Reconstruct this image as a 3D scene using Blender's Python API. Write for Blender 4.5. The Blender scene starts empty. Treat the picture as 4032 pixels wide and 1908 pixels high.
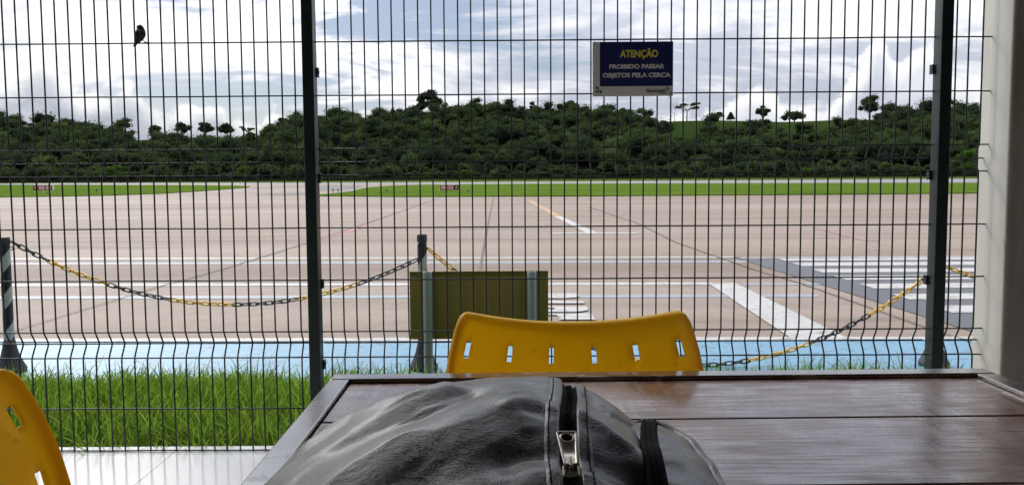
import bpy, bmesh, math, random
import numpy as np
from mathutils import Vector, Matrix
R = math.radians
random.seed(7); rng = np.random.default_rng(7)
scene = bpy.context.scene
COL = scene.collection

# ------------------------------------------------------------------ camera
F = 2950.0; CX = 2016.0; CY = 885.0; W = 4032.0; H = 1908.0
PITCH = R(3.78); ROLL = R(0.375); CAMZ = 1.30
cp, sp = math.cos(PITCH), math.sin(PITCH)
fw = np.array([0, cp, -sp]); up0 = np.array([0, sp, cp]); rt0 = np.array([1.0, 0, 0])
cr, sr = math.cos(ROLL), math.sin(ROLL)
up = cr*up0 + sr*rt0; rt = cr*rt0 - sr*up0
cam = bpy.data.cameras.new('camera'); camo = bpy.data.objects.new('camera', cam); COL.objects.link(camo)
camo.matrix_world = Matrix(((rt[0], up[0], -fw[0], 0), (rt[1], up[1], -fw[1], 0), (rt[2], up[2], -fw[2], CAMZ), (0, 0, 0, 1)))
cam.sensor_width = 36; cam.lens = 36*F/W
cam.shift_y = (CY-H/2)/W
cam.clip_start = 0.02; cam.clip_end = 6000
cam.dof.use_dof = False
scene.camera = camo

# ------------------------------------------------------------------ world, sun, exposure
SUN_EL, SUN_AZ = R(40), R(-38)          # azimuth from +Y, negative = left
sund = np.array([math.sin(SUN_AZ)*math.cos(SUN_EL), math.cos(SUN_AZ)*math.cos(SUN_EL), math.sin(SUN_EL)])
sl = bpy.data.lights.new('sun', 'SUN'); sl.energy = 1.4; sl.angle = R(10); sl.color = (1, .95, .87)
so = bpy.data.objects.new('sun', sl); COL.objects.link(so)
so.rotation_euler = Vector(-sund).to_track_quat('-Z', 'Y').to_euler()
scene.view_settings.view_transform = 'Standard'; scene.view_settings.look = 'None'
scene.view_settings.exposure = -0.08; scene.view_settings.gamma = 1

class NT:
    """small node-tree helper"""
    def __init__(s, tree):
        s.t = tree; s.n = tree.nodes; s.l = tree.links
    def node(s, typ, ins=None, **kw):
        n = s.n.new(typ)
        for k, v in kw.items(): setattr(n, k, v)
        for k, v in (ins or {}).items(): s.set(n.inputs[k], v)
        return n
    def set(s, sock, v):
        if isinstance(v, bpy.types.NodeSocket): s.l.new(v, sock)
        elif isinstance(v, (tuple, list)) and len(v) == 3 and sock.type == 'RGBA': sock.default_value = (*v, 1)
        else: sock.default_value = v
    def m(s, op, a, b=0.0, c=0.0, clamp=False):
        n = s.n.new('ShaderNodeMath'); n.operation = op; n.use_clamp = clamp
        for i, v in enumerate((a, b, c)): s.set(n.inputs[i], v)
        return n.outputs[0]
    def vm(s, op, a, b=(0, 0, 0)):
        n = s.n.new('ShaderNodeVectorMath'); n.operation = op
        s.set(n.inputs[0], a); s.set(n.inputs[1], b)
        return n.outputs['Value'] if op in ('DOT_PRODUCT', 'LENGTH') else n.outputs[0]
    def mix(s, f, a, b, blend='MIX'):
        n = s.n.new('ShaderNodeMix'); n.data_type = 'RGBA'; n.blend_type = blend
        s.set(n.inputs['Factor'], f); s.set(n.inputs[6], a); s.set(n.inputs[7], b)
        return n.outputs[2]
    def sstep(s, v, lo, hi):
        n = s.n.new('ShaderNodeMapRange'); n.interpolation_type = 'SMOOTHSTEP'
        s.set(n.inputs[0], v); s.set(n.inputs[1], lo); s.set(n.inputs[2], hi)
        return n.outputs[0]
    def noise(s, vec, scale, detail=4, rough=.55, dist=0.0):
        n = s.node('ShaderNodeTexNoise', {'Scale': scale, 'Detail': detail, 'Roughness': rough, 'Distortion': dist})
        if vec is not None: s.set(n.inputs['Vector'], vec)
        return n.outputs[0]
    def mapping(s, vec, scale=(1, 1, 1), loc=(0, 0, 0), rot=(0, 0, 0)):
        n = s.node('ShaderNodeMapping'); s.set(n.inputs['Vector'], vec)
        n.inputs['Scale'].default_value = scale; n.inputs['Location'].default_value = loc; n.inputs['Rotation'].default_value = rot
        return n.outputs[0]
    def ramp(s, f, stops, interp='LINEAR'):
        n = s.n.new('ShaderNodeValToRGB'); n.color_ramp.interpolation = interp
        e = n.color_ramp.elements
        while len(e) < len(stops): e.new(.5)
        for q, (p, c) in zip(e, stops):
            q.position = p; q.color = (*c, 1) if isinstance(c, (tuple, list)) else (c, c, c, 1)
        s.set(n.inputs[0], f)
        return n.outputs[0]

def build_world():
    w = bpy.data.worlds.new('World'); scene.world = w; w.use_nodes = True
    T = NT(w.node_tree); T.n.clear()
    d = T.node('ShaderNodeTexCoord').outputs['Generated']
    sx = T.node('ShaderNodeSeparateXYZ', {0: d}).outputs
    x, y, z = sx[0], sx[1], sx[2]
    sky = T.node('ShaderNodeTexSky', sky_type='NISHITA', sun_disc=False, sun_elevation=SUN_EL,
                 sun_rotation=SUN_AZ, air_density=1.0, dust_density=.6)
    skyc = T.mix(1.0, sky.outputs[0], (.98, 1.0, 1.10), 'MULTIPLY')
    bg_sky = T.node('ShaderNodeBackground', {0: skyc, 1: .075})
    az = T.m('ARCTAN2', x, y); el = T.m('ARCSINE', z)
    # high layer of thin cloud on a plane overhead
    zz = T.m('ADD', T.m('MAXIMUM', z, 0.0), .20)
    pl = T.node('ShaderNodeCombineXYZ', {0: T.m('DIVIDE', x, zz), 1: T.m('DIVIDE', y, zz), 2: 0.0}).outputs[0]
    n1 = T.noise(T.mapping(pl, (.7, 1.0, 1), (3.1, 7.4, 0), (0, 0, .35)), 1.5, 8, .60, .7)
    n2 = T.noise(T.mapping(pl, (.7, 1.2, 1), (11.3, 2.2, 0), (0, 0, -.3)), 3.6, 7, .6, 1.0)
    sd = T.vm('DOT_PRODUCT', d, tuple(float(q) for q in sund))
    glow = T.sstep(sd, .62, 1.02); aure = T.sstep(sd, .89, 1.0)
    gaps = T.m('ADD', T.m('MULTIPLY', n1, .72), T.m('MULTIPLY', n2, .28))
    side0 = T.sstep(az, -.02, .30)
    # blue windows: mostly left of the middle, higher up
    azc = T.sstep(T.m('ABSOLUTE', T.m('ADD', az, .27)), .33, .05)
    dens = T.sstep(T.m('ADD', gaps, T.m('MULTIPLY', azc, -.085)), .37, .455)
    bright = T.m('ADD', T.m('MULTIPLY', T.sstep(gaps, .43, .62), .95), T.m('ADD', T.m('MULTIPLY', glow, .40), T.m('MULTIPLY', side0, -.22)), clamp=True)
    highc = T.mix(bright, (.52, .56, .66), (1.08, 1.08, 1.08))
    # cumulus bank along the horizon: a top line that follows the azimuth, broken by billows
    aee = T.node('ShaderNodeCombineXYZ', {0: az, 1: T.m('MULTIPLY', el, 1.25), 2: 0.0}).outputs[0]
    b1 = T.noise(aee, 11.0, 6, .60, .25); b2 = T.noise(T.mapping(aee, (1, 1, 1), (4.3, 1.7, 0)), 34.0, 5, .62, .2)
    t01 = T.m('DIVIDE', T.m('ADD', az, .75), 1.5, clamp=True)
    def A(px): return (math.atan((px-1288)/1885)+.75)/1.5
    prof = [(0, .080), (A(0), .110), (A(120), .135), (A(200), .105), (A(330), .115), (A(420), .08), (A(560), .095), (A(640), .062),
            (A(690), .088), (A(760), .06), (A(1000), .055), (A(1250), .075), (A(1500), .05), (A(1660), .075), (A(1800), .085), (A(1900), .11),
            (A(1990), .082), (A(2080), .085), (A(2150), .135), (A(2205), .168), (A(2250), .128), (A(2290), .14), (A(2330), .15), (A(2390), .11), (A(2500), .10), (1, .085)]
    top = T.ramp(t01, prof[:32])
    bil = T.m('ADD', T.m('MULTIPLY', T.m('SUBTRACT', b1, .5), .10), T.m('MULTIPLY', T.m('SUBTRACT', b2, .5), .035))
    tt = T.m('SUBTRACT', T.m('ADD', top, bil), el)
    cm = T.sstep(tt, -.003, .013)
    lit = T.sstep(T.m('ADD', tt, T.m('MULTIPLY', T.m('SUBTRACT', b2, .5), -.07)), .045, .0)
    side = T.sstep(az, -.05, .35)      # far right bank is whiter, left bank greyer
    body = T.mix(T.sstep(b1, .38, .66), T.mix(side, (.34, .39, .49), (.58, .615, .72)), T.mix(side, (.60, .63, .70), (.80, .815, .87)))
    cumc = T.mix(lit, body, (1.10, 1.10, 1.10))
    cumc = T.mix(T.m('MULTIPLY', glow, .15), cumc, (.95, .95, .95))
    col = T.mix(cm, highc, cumc)
    dn = T.m('MAXIMUM', T.m('ADD', T.m('MULTIPLY', dens, .72), .28), T.m('MULTIPLY', cm, .97), clamp=True)
    zen = T.m('DIVIDE', T.m('MULTIPLY_ADD', T.m('MAXIMUM', z, 0.0), 2.6, 1.0), 1.33)      # brighter overhead, as cloud cover is
    bg_c = T.node('ShaderNodeBackground', {0: col, 1: T.m('MULTIPLY', T.m('MULTIPLY', zen, 1.18), T.m('MULTIPLY_ADD', aure, 3.0, 1.0))})
    mx = T.node('ShaderNodeMixShader', {0: dn, 1: bg_sky.outputs[0], 2: bg_c.outputs[0]})
    out = T.node('ShaderNodeOutputWorld', {0: mx.outputs[0]})
build_world()

# ------------------------------------------------------------------ helpers
S = 4032/2576.0                     # most pixel measurements were taken on a 2576 px wide view
def ray(px, py):
    return fw + rt*((px-CX)/F) + up*((CY-py)/F)
def onZ(px, py, z):                 # photo pixels -> point at height z
    d = ray(px, py); k = (z-CAMZ)/d[2]; return Vector((d[0]*k, d[1]*k, z))
def onY(px, py, Y):
    d = ray(px, py); k = Y/d[1]; return Vector((d[0]*k, Y, CAMZ+d[2]*k))
def gz(px, py, z=0.0): return onZ(px*S, py*S, z)
def gy(px, py, Y): return onY(px*S, py*S, Y)

def tag(o, label=None, cat=None, group=None, kind=None):
    if label: o['label'] = label
    if cat: o['category'] = cat
    if group: o['group'] = group
    if kind: o['kind'] = kind
    return o
def empty(name, loc=(0, 0, 0), rz=0.0, label=None, cat=None, group=None):
    o = bpy.data.objects.new(name, None); COL.objects.link(o); o.location = loc; o.rotation_euler = (0, 0, rz)
    o.empty_display_size = .1
    return tag(o, label, cat, group)
def link_mesh(name, me, mat, parent=None, smooth=False):
    o = bpy.data.objects.new(name, me); COL.objects.link(o)
    for m_ in (mat if isinstance(mat, (list, tuple)) else [mat]): me.materials.append(m_)
    if parent is not None: o.parent = parent
    if smooth: me.polygons.foreach_set('use_smooth', [True]*len(me.polygons))
    return o
def obj(name, verts, faces, mat, parent=None, smooth=False):
    me = bpy.data.meshes.new(name); me.from_pydata([tuple(v) for v in verts], [], faces); me.update()
    return link_mesh(name, me, mat, parent, smooth)
def bm_obj(name, bm, mat, parent=None, smooth=False):
    me = bpy.data.meshes.new(name); bmesh.ops.recalc_face_normals(bm, faces=bm.faces); bm.to_mesh(me); bm.free()
    return link_mesh(name, me, mat, parent, smooth)
def fast_quads(name, V, Q, mat, parent=None, attrs=None, smooth=False):
    me = bpy.data.meshes.new(name); nv, nf = len(V), len(Q)
    me.vertices.add(nv); me.vertices.foreach_set('co', np.asarray(V, dtype=np.float32).ravel())
    me.loops.add(nf*4); me.loops.foreach_set('vertex_index', np.asarray(Q, dtype=np.int32).ravel())
    me.polygons.add(nf); me.polygons.foreach_set('loop_start', np.arange(0, nf*4, 4, dtype=np.int32))
    me.polygons.foreach_set('loop_total', np.full(nf, 4, dtype=np.int32))
    if smooth: me.polygons.foreach_set('use_smooth', np.ones(nf, dtype=bool))
    me.update(calc_edges=True)
    for k, v in (attrs or {}).items():
        a = me.attributes.new(k, 'FLOAT', 'POINT'); a.data.foreach_set('value', np.asarray(v, dtype=np.float32))
    return link_mesh(name, me, mat, parent)

class MB:
    def __init__(s): s.v = []; s.f = []
    def add(s, V, Fs):
        b = len(s.v); s.v += [tuple(p) for p in V]; s.f += [tuple(i+b for i in f) for f in Fs]; return s
    def box(s, a, b, M=None):
        (x0, y0, z0), (x1, y1, z1) = a, b
        V = [Vector(p) for p in ((x0, y0, z0), (x1, y0, z0), (x1, y1, z0), (x0, y1, z0), (x0, y0, z1), (x1, y0, z1), (x1, y1, z1), (x0, y1, z1))]
        if M is not None: V = [M @ p for p in V]
        return s.add(V, [(3, 2, 1, 0), (4, 5, 6, 7), (0, 1, 5, 4), (1, 2, 6, 5), (2, 3, 7, 6), (3, 0, 4, 7)])
    def tube(s, pts, r, n=8, closed=False, caps=True):
        pts = [Vector(p) for p in pts]; m = len(pts); rings = []
        ref = None
        for i, p in enumerate(pts):
            if closed: t = pts[(i+1) % m]-pts[i-1]
            else: t = pts[min(i+1, m-1)]-pts[max(i-1, 0)]
            t.normalize()
            if ref is None:
                ref = Vector((0, 0, 1)) if abs(t.z) < .9 else Vector((1, 0, 0))
            a = t.cross(ref)
            if a.length < 1e-5: a = t.cross(Vector((.3, .8, .1)))
            a.normalize(); b = a.cross(t).normalized(); ref = b
            rr = r[i] if isinstance(r, (list, tuple)) else r
            rings.append([p+a*(math.cos(k*2*math.pi/n)*rr)+b*(math.sin(k*2*math.pi/n)*rr) for k in range(n)])
        V = [q for rg in rings for q in rg]; Fs = []
        for i in range(m if closed else m-1):
            j = (i+1) % m
            for k in range(n):
                k2 = (k+1) % n; Fs.append((i*n+k, i*n+k2, j*n+k2, j*n+k))
        if caps and not closed:
            Fs.append(tuple(range(n-1, -1, -1))); Fs.append(tuple((m-1)*n+k for k in range(n)))
        return s.add(V, Fs)
    def lathe(s, prof, n=24, c=(0, 0, 0)):
        V = []; Fs = []
        for (r, z) in prof:
            V += [(c[0]+r*math.cos(2*math.pi*k/n), c[1]+r*math.sin(2*math.pi*k/n), c[2]+z) for k in range(n)]
        for i in range(len(prof)-1):
            for k in range(n):
                k2 = (k+1) % n; Fs.append((i*n+k, i*n+k2, (i+1)*n+k2, (i+1)*n+k))
        Fs.append(tuple(range(n-1, -1, -1))); Fs.append(tuple((len(prof)-1)*n+k for k in range(n)))
        return s.add(V, Fs)
    def prism(s, poly, y0, y1, M=None):      # polygon in XZ, extruded along Y
        n = len(poly); V = [Vector((p[0], y0, p[1])) for p in poly]+[Vector((p[0], y1, p[1])) for p in poly]
        if M is not None: V = [M @ p for p in V]
        Fs = [tuple(range(n)), tuple(range(2*n-1, n-1, -1))]+[(i, (i+1) % n+0, (i+1) % n+n, i+n)[::-1] for i in range(n)]
        return s.add(V, Fs)
    def build(s, name, mat, parent=None, smooth=False, bevel=0.0, seg=2):
        bm = bmesh.new(); vs = [bm.verts.new(p) for p in s.v]
        for f in s.f:
            try: bm.faces.new([vs[i] for i in f])
            except ValueError: pass
        o = bm_obj(name, bm, mat, parent, smooth)
        if bevel:
            b = o.modifiers.new('bevel', 'BEVEL'); b.width = bevel; b.segments = seg; b.limit_method = 'ANGLE'; b.angle_limit = R(35)
        return o

def shade_auto(o, deg=35):
    """smooth shading but sharp where faces meet at a steep angle"""
    me = o.data
    me.polygons.foreach_set('use_smooth', [True]*len(me.polygons))
    bm = bmesh.new(); bm.from_mesh(me)
    for e in bm.edges:
        if len(e.link_faces) == 2 and e.calc_face_angle(0) > R(deg): e.smooth = False
    bm.to_mesh(me); bm.free()
    return o

# ------------------------------------------------------------------ materials
def newmat(name):
    m = bpy.data.materials.new(name); m.use_nodes = True
    T = NT(m.node_tree); b = T.n['Principled BSDF']; return m, T, b
def simple(name, col, rough=.5, metal=0.0, var=.12, nscale=20, bump=0.0, bscale=80, spec=.5, coat=0.0):
    m, T, b = newmat(name)
    oc = T.node('ShaderNodeTexCoord').outputs['Object']
    n = T.noise(oc, nscale, 5, .6)
    k = T.m('MULTIPLY_ADD', T.m('SUBTRACT', n, .5), 2*var, 1.0)
    c = T.mix(1.0, (*col,), T.node('ShaderNodeCombineColor', {0: k, 1: k, 2: k}).outputs[0], 'MULTIPLY')
    T.set(b.inputs['Base Color'], c); T.set(b.inputs['Roughness'], T.m('MULTIPLY_ADD', T.m('SUBTRACT', n, .5), .25, rough, clamp=True))
    b.inputs['Metallic'].default_value = metal; b.inputs['Specular IOR Level'].default_value = spec
    if coat: b.inputs['Coat Weight'].default_value = coat; b.inputs['Coat Roughness'].default_value = .15
    if bump:
        bn = T.node('ShaderNodeBump', {'Strength': bump, 'Distance': .002, 'Height': T.noise(oc, bscale, 4, .6)})
        T.set(b.inputs['Normal'], bn.outputs[0])
    return m

M = {}
M['fence'] = simple('fence_coating', (.006, .013, .011), .42, nscale=30, var=.3)
M['post'] = simple('post_coating', (.007, .018, .018), .38, nscale=14, var=.35, bump=.15, bscale=60)
M['black_plastic'] = simple('black_plastic', (.012, .012, .014), .38, nscale=40)
M['yellow_plastic'] = simple('yellow_plastic', (.68, .40, .02), .42, nscale=40)
M['rubber'] = simple('black_rubber', (.016, .017, .02), .62, nscale=12, var=.35)
M['pvc'] = simple('grey_pvc', (.30, .36, .35), .45, nscale=12, var=.15)
M['board'] = simple('yellow_board', (.27, .215, .055), .55, nscale=5, var=.12)
M['steel'] = simple('zip_metal', (.55, .50, .42), .28, 1.0, nscale=60, var=.15)
M['white_paint'] = simple('sign_white', (.70, .68, .66), .5, nscale=10, var=.08)
M['navy'] = simple('sign_navy', (.012, .018, .105), .42, nscale=8, var=.1)
M['sign_yellow'] = simple('sign_yellow', (.72, .62, .08), .5, var=.06)
M['sign_green'] = simple('sign_green', (.10, .22, .09), .5, var=.06)
M['sign_red'] = simple('sign_red', (.22, .012, .014), .45, nscale=3, var=.1)
M['sign_black'] = simple('sign_black', (.01, .01, .012), .45, nscale=3)
M['sign_orange'] = simple('sign_orange', (.75, .34, .04), .45, nscale=3, var=.06)
M['wire'] = simple('tie_wire', (.05, .04, .03), .5)
M['palisade'] = simple('boundary_boards', (.012, .010, .009), .9, nscale=1.5, var=.5, spec=0.0)
M['dark_wood'] = simple('under_table_wood', (.06, .03, .022), .5, nscale=12, var=.3)
M['lamp_blue'] = simple('lamp_blue', (.02, .03, .06), .3)
M['bird'] = simple('bird_plumage', (.022, .018, .018), .7, nscale=90, var=.5)
M['rufous'] = simple('bird_rufous', (.16, .022, .008), .7, nscale=90, var=.4)
M['ceiling'] = simple('ceiling_paint', (.12, .115, .11), .7, nscale=2, var=.06)
M['rear_wall'] = simple('rear_wall_paint', (.12, .115, .10), .7, nscale=2, var=.06)

def ground_mats():
    # --- concrete / asphalt apron
    m, T, b = newmat('apron_concrete')
    oc = T.node('ShaderNodeTexCoord').outputs['Object']
    fine = T.noise(oc, 38.0, 3, .7); mid = T.noise(oc, 4.5, 5, .62)
    st = T.noise(T.mapping(oc, (.045, .55, 1)), 1.0, 6, .62, .25)
    st2 = T.noise(T.mapping(oc, (.018, .16, 1), (3, 8, 0)), 1.0, 4, .6)
    sp_ = T.m('ADD', T.m('MULTIPLY', T.m('SUBTRACT', st, .5), 1.0), T.m('MULTIPLY', T.m('SUBTRACT', st2, .5), .8))
    k = T.m('ADD', T.m('MULTIPLY_ADD', sp_, 1.0, 1.0), T.m('ADD', T.m('MULTIPLY', T.m('SUBTRACT', fine, .5), .55), T.m('MULTIPLY', T.m('SUBTRACT', mid, .5), .52)))
    base = T.mix(T.sstep(st2, .35, .65), (.202, .150, .114), (.208, .167, .136))
    c = T.mix(1.0, base, T.node('ShaderNodeCombineColor', {0: k, 1: k, 2: k}).outputs[0], 'MULTIPLY')
    c = T.mix(T.m('MULTIPLY', T.sstep(T.noise(T.mapping(oc, (.05, .4, 1), (9, 1, 0)), 1.6, 5, .65), .56, .70), .55), c, (.100, .078, .064))
    T.set(b.inputs['Base Color'], c); b.inputs['Roughness'].default_value = .78; b.inputs['Specular IOR Level'].default_value = .3
    T.set(b.inputs['Normal'], T.node('ShaderNodeBump', {'Strength': .35, 'Distance': .004, 'Height': T.noise(oc, 60, 3, .7)}).outputs[0])
    M['apron'] = m
    # --- worn paints
    def paint(name, col, wear=.52, wcol=(.13, .108, .095), scale=(3, 14, 1), rough=.6, soft=.05, flaky=6.0):
        m, T, b = newmat(name)
        oc = T.node('ShaderNodeTexCoord').outputs['Object']
        n = T.noise(T.mapping(oc, scale), flaky*.3, 7, .68, .3)
        k = T.m('MULTIPLY_ADD', T.m('SUBTRACT', T.noise(oc, 2.5, 4), .5), .3, 1.0)
        c0 = T.mix(1.0, col, T.node('ShaderNodeCombineColor', {0: k, 1: k, 2: k}).outputs[0], 'MULTIPLY')
        c = T.mix(T.sstep(n, wear+.10, wear+.10+soft), c0, wcol)
        T.set(b.inputs['Base Color'], c); b.inputs['Roughness'].default_value = rough
        return m
    M['white_line'] = paint('white_line_paint', (.36, .35, .335), .455)
    M['grey_line'] = paint('old_blue_line_paint', (.22, .24, .27), .49)
    M['blue'] = paint('blue_walkway_paint', (.110, .245, .350), .455, (.085, .105, .13), (2.2, 6.0, 1), .42, .03, 14.0)
    M['red_line'] = paint('red_line_paint', (.30, .115, .095), .46)
    M['faint_red'] = paint('faded_red_paint', (.24, .14, .12), .44)
    M['yellow_line'] = paint('yellow_line_paint', (.34, .215, .08), .45)
    M['crossing_dark'] = paint('crossing_dark_paint', (.068, .068, .076), .58, (.10, .09, .085))
    M['joint'] = simple('joint_filler', (.105, .083, .067), .9)
    M['asphalt'] = simple('runway_asphalt', (.17, .17, .178), .8, nscale=.4, var=.15)
    M['taxi_dark'] = simple('taxiway_tyre_marks', (.095, .082, .075), .8, nscale=.2, var=.25)
    # --- mown grass far away
    def lawn(name, a, b_, c_, sc=.35):
        m, T, b = newmat(name)
        oc = T.node('ShaderNodeTexCoord').outputs['Object']
        n = T.noise(T.mapping(oc, (.22, .9, 1)), sc, 7, .7, .4); n2 = T.noise(T.mapping(oc, (.8, 1.4, 1)), 1.1, 7, .75)
        c = T.mix(T.sstep(n, .35, .68), a, b_); c = T.mix(T.m('MULTIPLY', T.sstep(n2, .47, .66), .8), c, c_)
        T.set(b.inputs['Base Color'], c); b.inputs['Roughness'].default_value = .9; b.inputs['Specular IOR Level'].default_value = 0.0
        T.set(b.inputs['Normal'], T.node('ShaderNodeBump', {'Strength': .8, 'Distance': .15, 'Height': n2}).outputs[0])
        return m
    M['lawn'] = lawn('mown_grass', (.058, .106, .014), (.105, .146, .024), (.026, .058, .010))
    M['rough_grass'] = lawn('rough_grass', (.066, .096, .022), (.092, .116, .033), (.034, .056, .012), .2)
    M['hill'] = lawn_hill = lawn('hill_grass', (.020, .037, .009), (.029, .042, .011), (.013, .024, .007), .08)
    T = NT(M['hill'].node_tree); b = T.n['Principled BSDF']; src = b.inputs['Base Color'].links[0].from_socket
    T.set(b.inputs['Base Color'], T.mix(T.node('ShaderNodeAttribute', attribute_name='wood').outputs['Fac'], src, (.012, .016, .009)))      # leaf litter under the wood
    M['earth'] = simple('earth_edge', (.06, .045, .02), .95, nscale=2, var=.3)
ground_mats()

def leaf_mat(name, dark, light, trans=.35):
    m, T, b = newmat(name)
    oc = T.node('ShaderNodeTexCoord').outputs['Object']
    at = T.node('ShaderNodeAttribute', attribute_name='tint').outputs['Fac']
    n = T.noise(oc, .9, 3, .6)
    c = T.mix(T.m('ADD', T.m('MULTIPLY', at, .8), T.m('MULTIPLY', T.m('SUBTRACT', n, .5), .7), clamp=True), dark, light)
    T.n.remove(b)
    d = T.node('ShaderNodeBsdfDiffuse', {0: c}); t = T.node('ShaderNodeBsdfTranslucent', {0: T.mix(.5, c, (light[0]*1.5, light[1]*1.5, light[2]*.8))})
    mx = T.node('ShaderNodeMixShader', {0: trans, 1: d.outputs[0], 2: t.outputs[0]})
    T.l.new(mx.outputs[0], T.n['Material Output'].inputs[0])
    return m
M['leaf'] = leaf_mat('forest_leaves', (.011, .020, .017), (.084, .118, .040), .27)  # bluish dark tone stands in for haze over the distance
M['leaf_light'] = leaf_mat('bright_leaves', (.028, .062, .013), (.075, .135, .024), .30)
M['grass_blade'] = leaf_mat('grass_blades', (.034, .102, .009), (.215, .330, .058), .45)
M['bark'] = simple('bark', (.085, .07, .055), .9, nscale=3, var=.4)
M['pale_bark'] = simple('pale_bark', (.34, .31, .28), .9, nscale=3, var=.3)
M['soil'] = simple('soil', (.05, .065, .02), .95, nscale=9, var=.5)

# ------------------------------------------------------------------ SETTING: ground, apron, markings
def sheet(name, pts, z, mat, thick=0.0):
    pts = [Vector((p[0], p[1], z)) for p in pts]
    a = sum((pts[i].x*pts[(i+1) % len(pts)].y-pts[(i+1) % len(pts)].x*pts[i].y) for i in range(len(pts)))
    if a < 0: pts.reverse()
    n = len(pts)
    if thick:
        V = pts+[Vector((p.x, p.y, z-thick)) for p in pts]
        Fs = [tuple(range(n))]+[(i+n, (i+1) % n+n, (i+1) % n, i) for i in range(n)]
        o = obj(name, V, Fs, mat)
    else:
        o = obj(name, pts, [tuple(range(n))], mat)
    return tag(o, kind='structure')
def gsheet(name, px, z, mat, thick=0.0):
    return sheet(name, [gz(x, y, z) for x, y in px], z, mat, thick)

obj_ground = sheet('ground', [(-2500, -60), (2500, -60), (2500, 2500), (-2500, 2500)], -.03, M['rough_grass'])
sheet('apron', [(-230, 4.3), (230, 4.3), (230, 150), (-230, 150)], 0.0, M['apron'])
# blue walkway strip and its white edge line
def strip(name, yl, yr, wl, wr, z, mat, x0=-260, x1=2840):
    """line across the apron given by its centre (2576 px units) at x=0 and x=2440 and its thickness"""
    def yy(x): return yl+(yr-yl)*x/2440
    def ww(x): return (wl+(wr-wl)*x/2440)/2
    return gsheet(name, [(x0, yy(x0)+ww(x0)), (x1, yy(x1)+ww(x1)), (x1, yy(x1)-ww(x1)), (x0, yy(x0)-ww(x0))], z, mat)
def strip2(name, xa, ya, xb, yb, wa, wb, z, mat):
    return gsheet(name, [(xa, ya+wa/2), (xb, yb+wb/2), (xb, yb-wb/2), (xa, ya-wa/2)], z, mat)
pb = [gz(-260, 859), gz(2840, 851)]
sheet('walkway', [(pb[0].x, 4.32), (pb[1].x, 4.32), pb[1], pb[0]], .004, M['blue'])
strip2('edge_line', -260, 855.5, 2840, 848.5, 8, 8, .012, M['white_line'])
strip2('white_line', -260, 651.5, 1850, 646, 3.4, 3.0, .004, M['white_line'])
strip2('pale_blue_line', -260, 664, 2000, 657, 4.5, 4.2, .004, M['grey_line'])
strip2('white_line', -260, 717, 1792, 712.5, 6, 6, .004, M['white_line'])
strip2('pale_blue_line', 1870, 714.5, 2100, 713.5, 4.5, 4.5, .004, M['grey_line'])
strip2('pale_blue_line', -260, 748.5, 2060, 743, 7.5, 7, .004, M['grey_line'])
gsheet('stop_line', [(1782, 712), (1850, 711), (2138, 852), (1996, 853)], .008, M['white_line'])
# crossing: dark field with white bars
gsheet('crossing', [(1845, 646), (2900, 640), (2900, 1040), (2443, 832)], .0065, M['crossing_dark'])
L0, L1 = (1950, 650), (2562, 850)
bars = [(645.5, 654), (660, 668.5), (676, 685), (693, 703.5), (713, 725), (738.5, 752.5), (768, 785.5), (804, 826), (850, 880)]
def xl(y): return 1958+(y-650)*3.22
gsheet('crossing_bar', [(1860, 646.5), (2900, 641), (2900, 643.5), (1866, 648.8)], .011, M['white_line'])
for (ya, yb) in bars[0:]:
    if ya < 646: ya, yb = 649.5, 655.5
    o = gsheet('crossing_bar', [(xl(ya), ya), (2900, ya-5.5), (2900, yb-5.5), (xl(yb), yb)], .011, M['white_line'])
# lettering on the apron, seen from behind and half hidden by the board
def lp(x, y): return ((2100+x*.15528)/S, (1130+y*.15528)/S)
for poly in ([(-500, 155), (1100, 152), (1150, 170), (1172, 205), (1160, 235), (1080, 255), (800, 272), (-500, 274)],
             [(-500, 338), (1225, 345), (1270, 352), (1298, 398), (1200, 402), (-500, 405)],
             [(-500, 480), (1355, 484), (1392, 570), (1240, 605), (1080, 622), (-500, 620), (-500, 575), (530, 560), (545, 525), (530, 520), (-500, 520)],
             [(-500, 658), (1475, 660), (1578, 818), (660, 812), (600, 700), (-500, 694)]):
    gsheet('painted_lettering', [lp(*p) for p in poly], .012, M['white_line'])
# thin red and yellow lines
strip2('faint_red_line', 40, 604, 2440, 596, 1.3, 1.3, .004, M['faint_red'])
gsheet('red_line', [(812, 602), (812, 596), (925, 564), (942, 564)], .006, M['red_line'])
gsheet('faint_red_line', [(2040, 572), (2060, 572), (2212, 606), (2180, 606)], .006, M['faint_red'])
gsheet('yellow_line', [(1326, 504), (1338, 504), (1412, 543), (1393, 543)], .006, M['yellow_line'])
gsheet('white_lead_line', [(1393, 543.5), (1412, 543.5), (1506, 587), (1478, 587)], .006, M['white_line'])
strip2('white_line', 1390, 586.5, 1602, 586, 2.6, 2.6, .008, M['white_line'])
strip2('yellow_line', 1340, 542, 1500, 541.5, 1.2, 1.2, .004, M['yellow_line'])
strip2('yellow_line', 1452, 507.5, 1492, 507.2, 1.6, 1.6, .004, M['yellow_line'])
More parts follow.
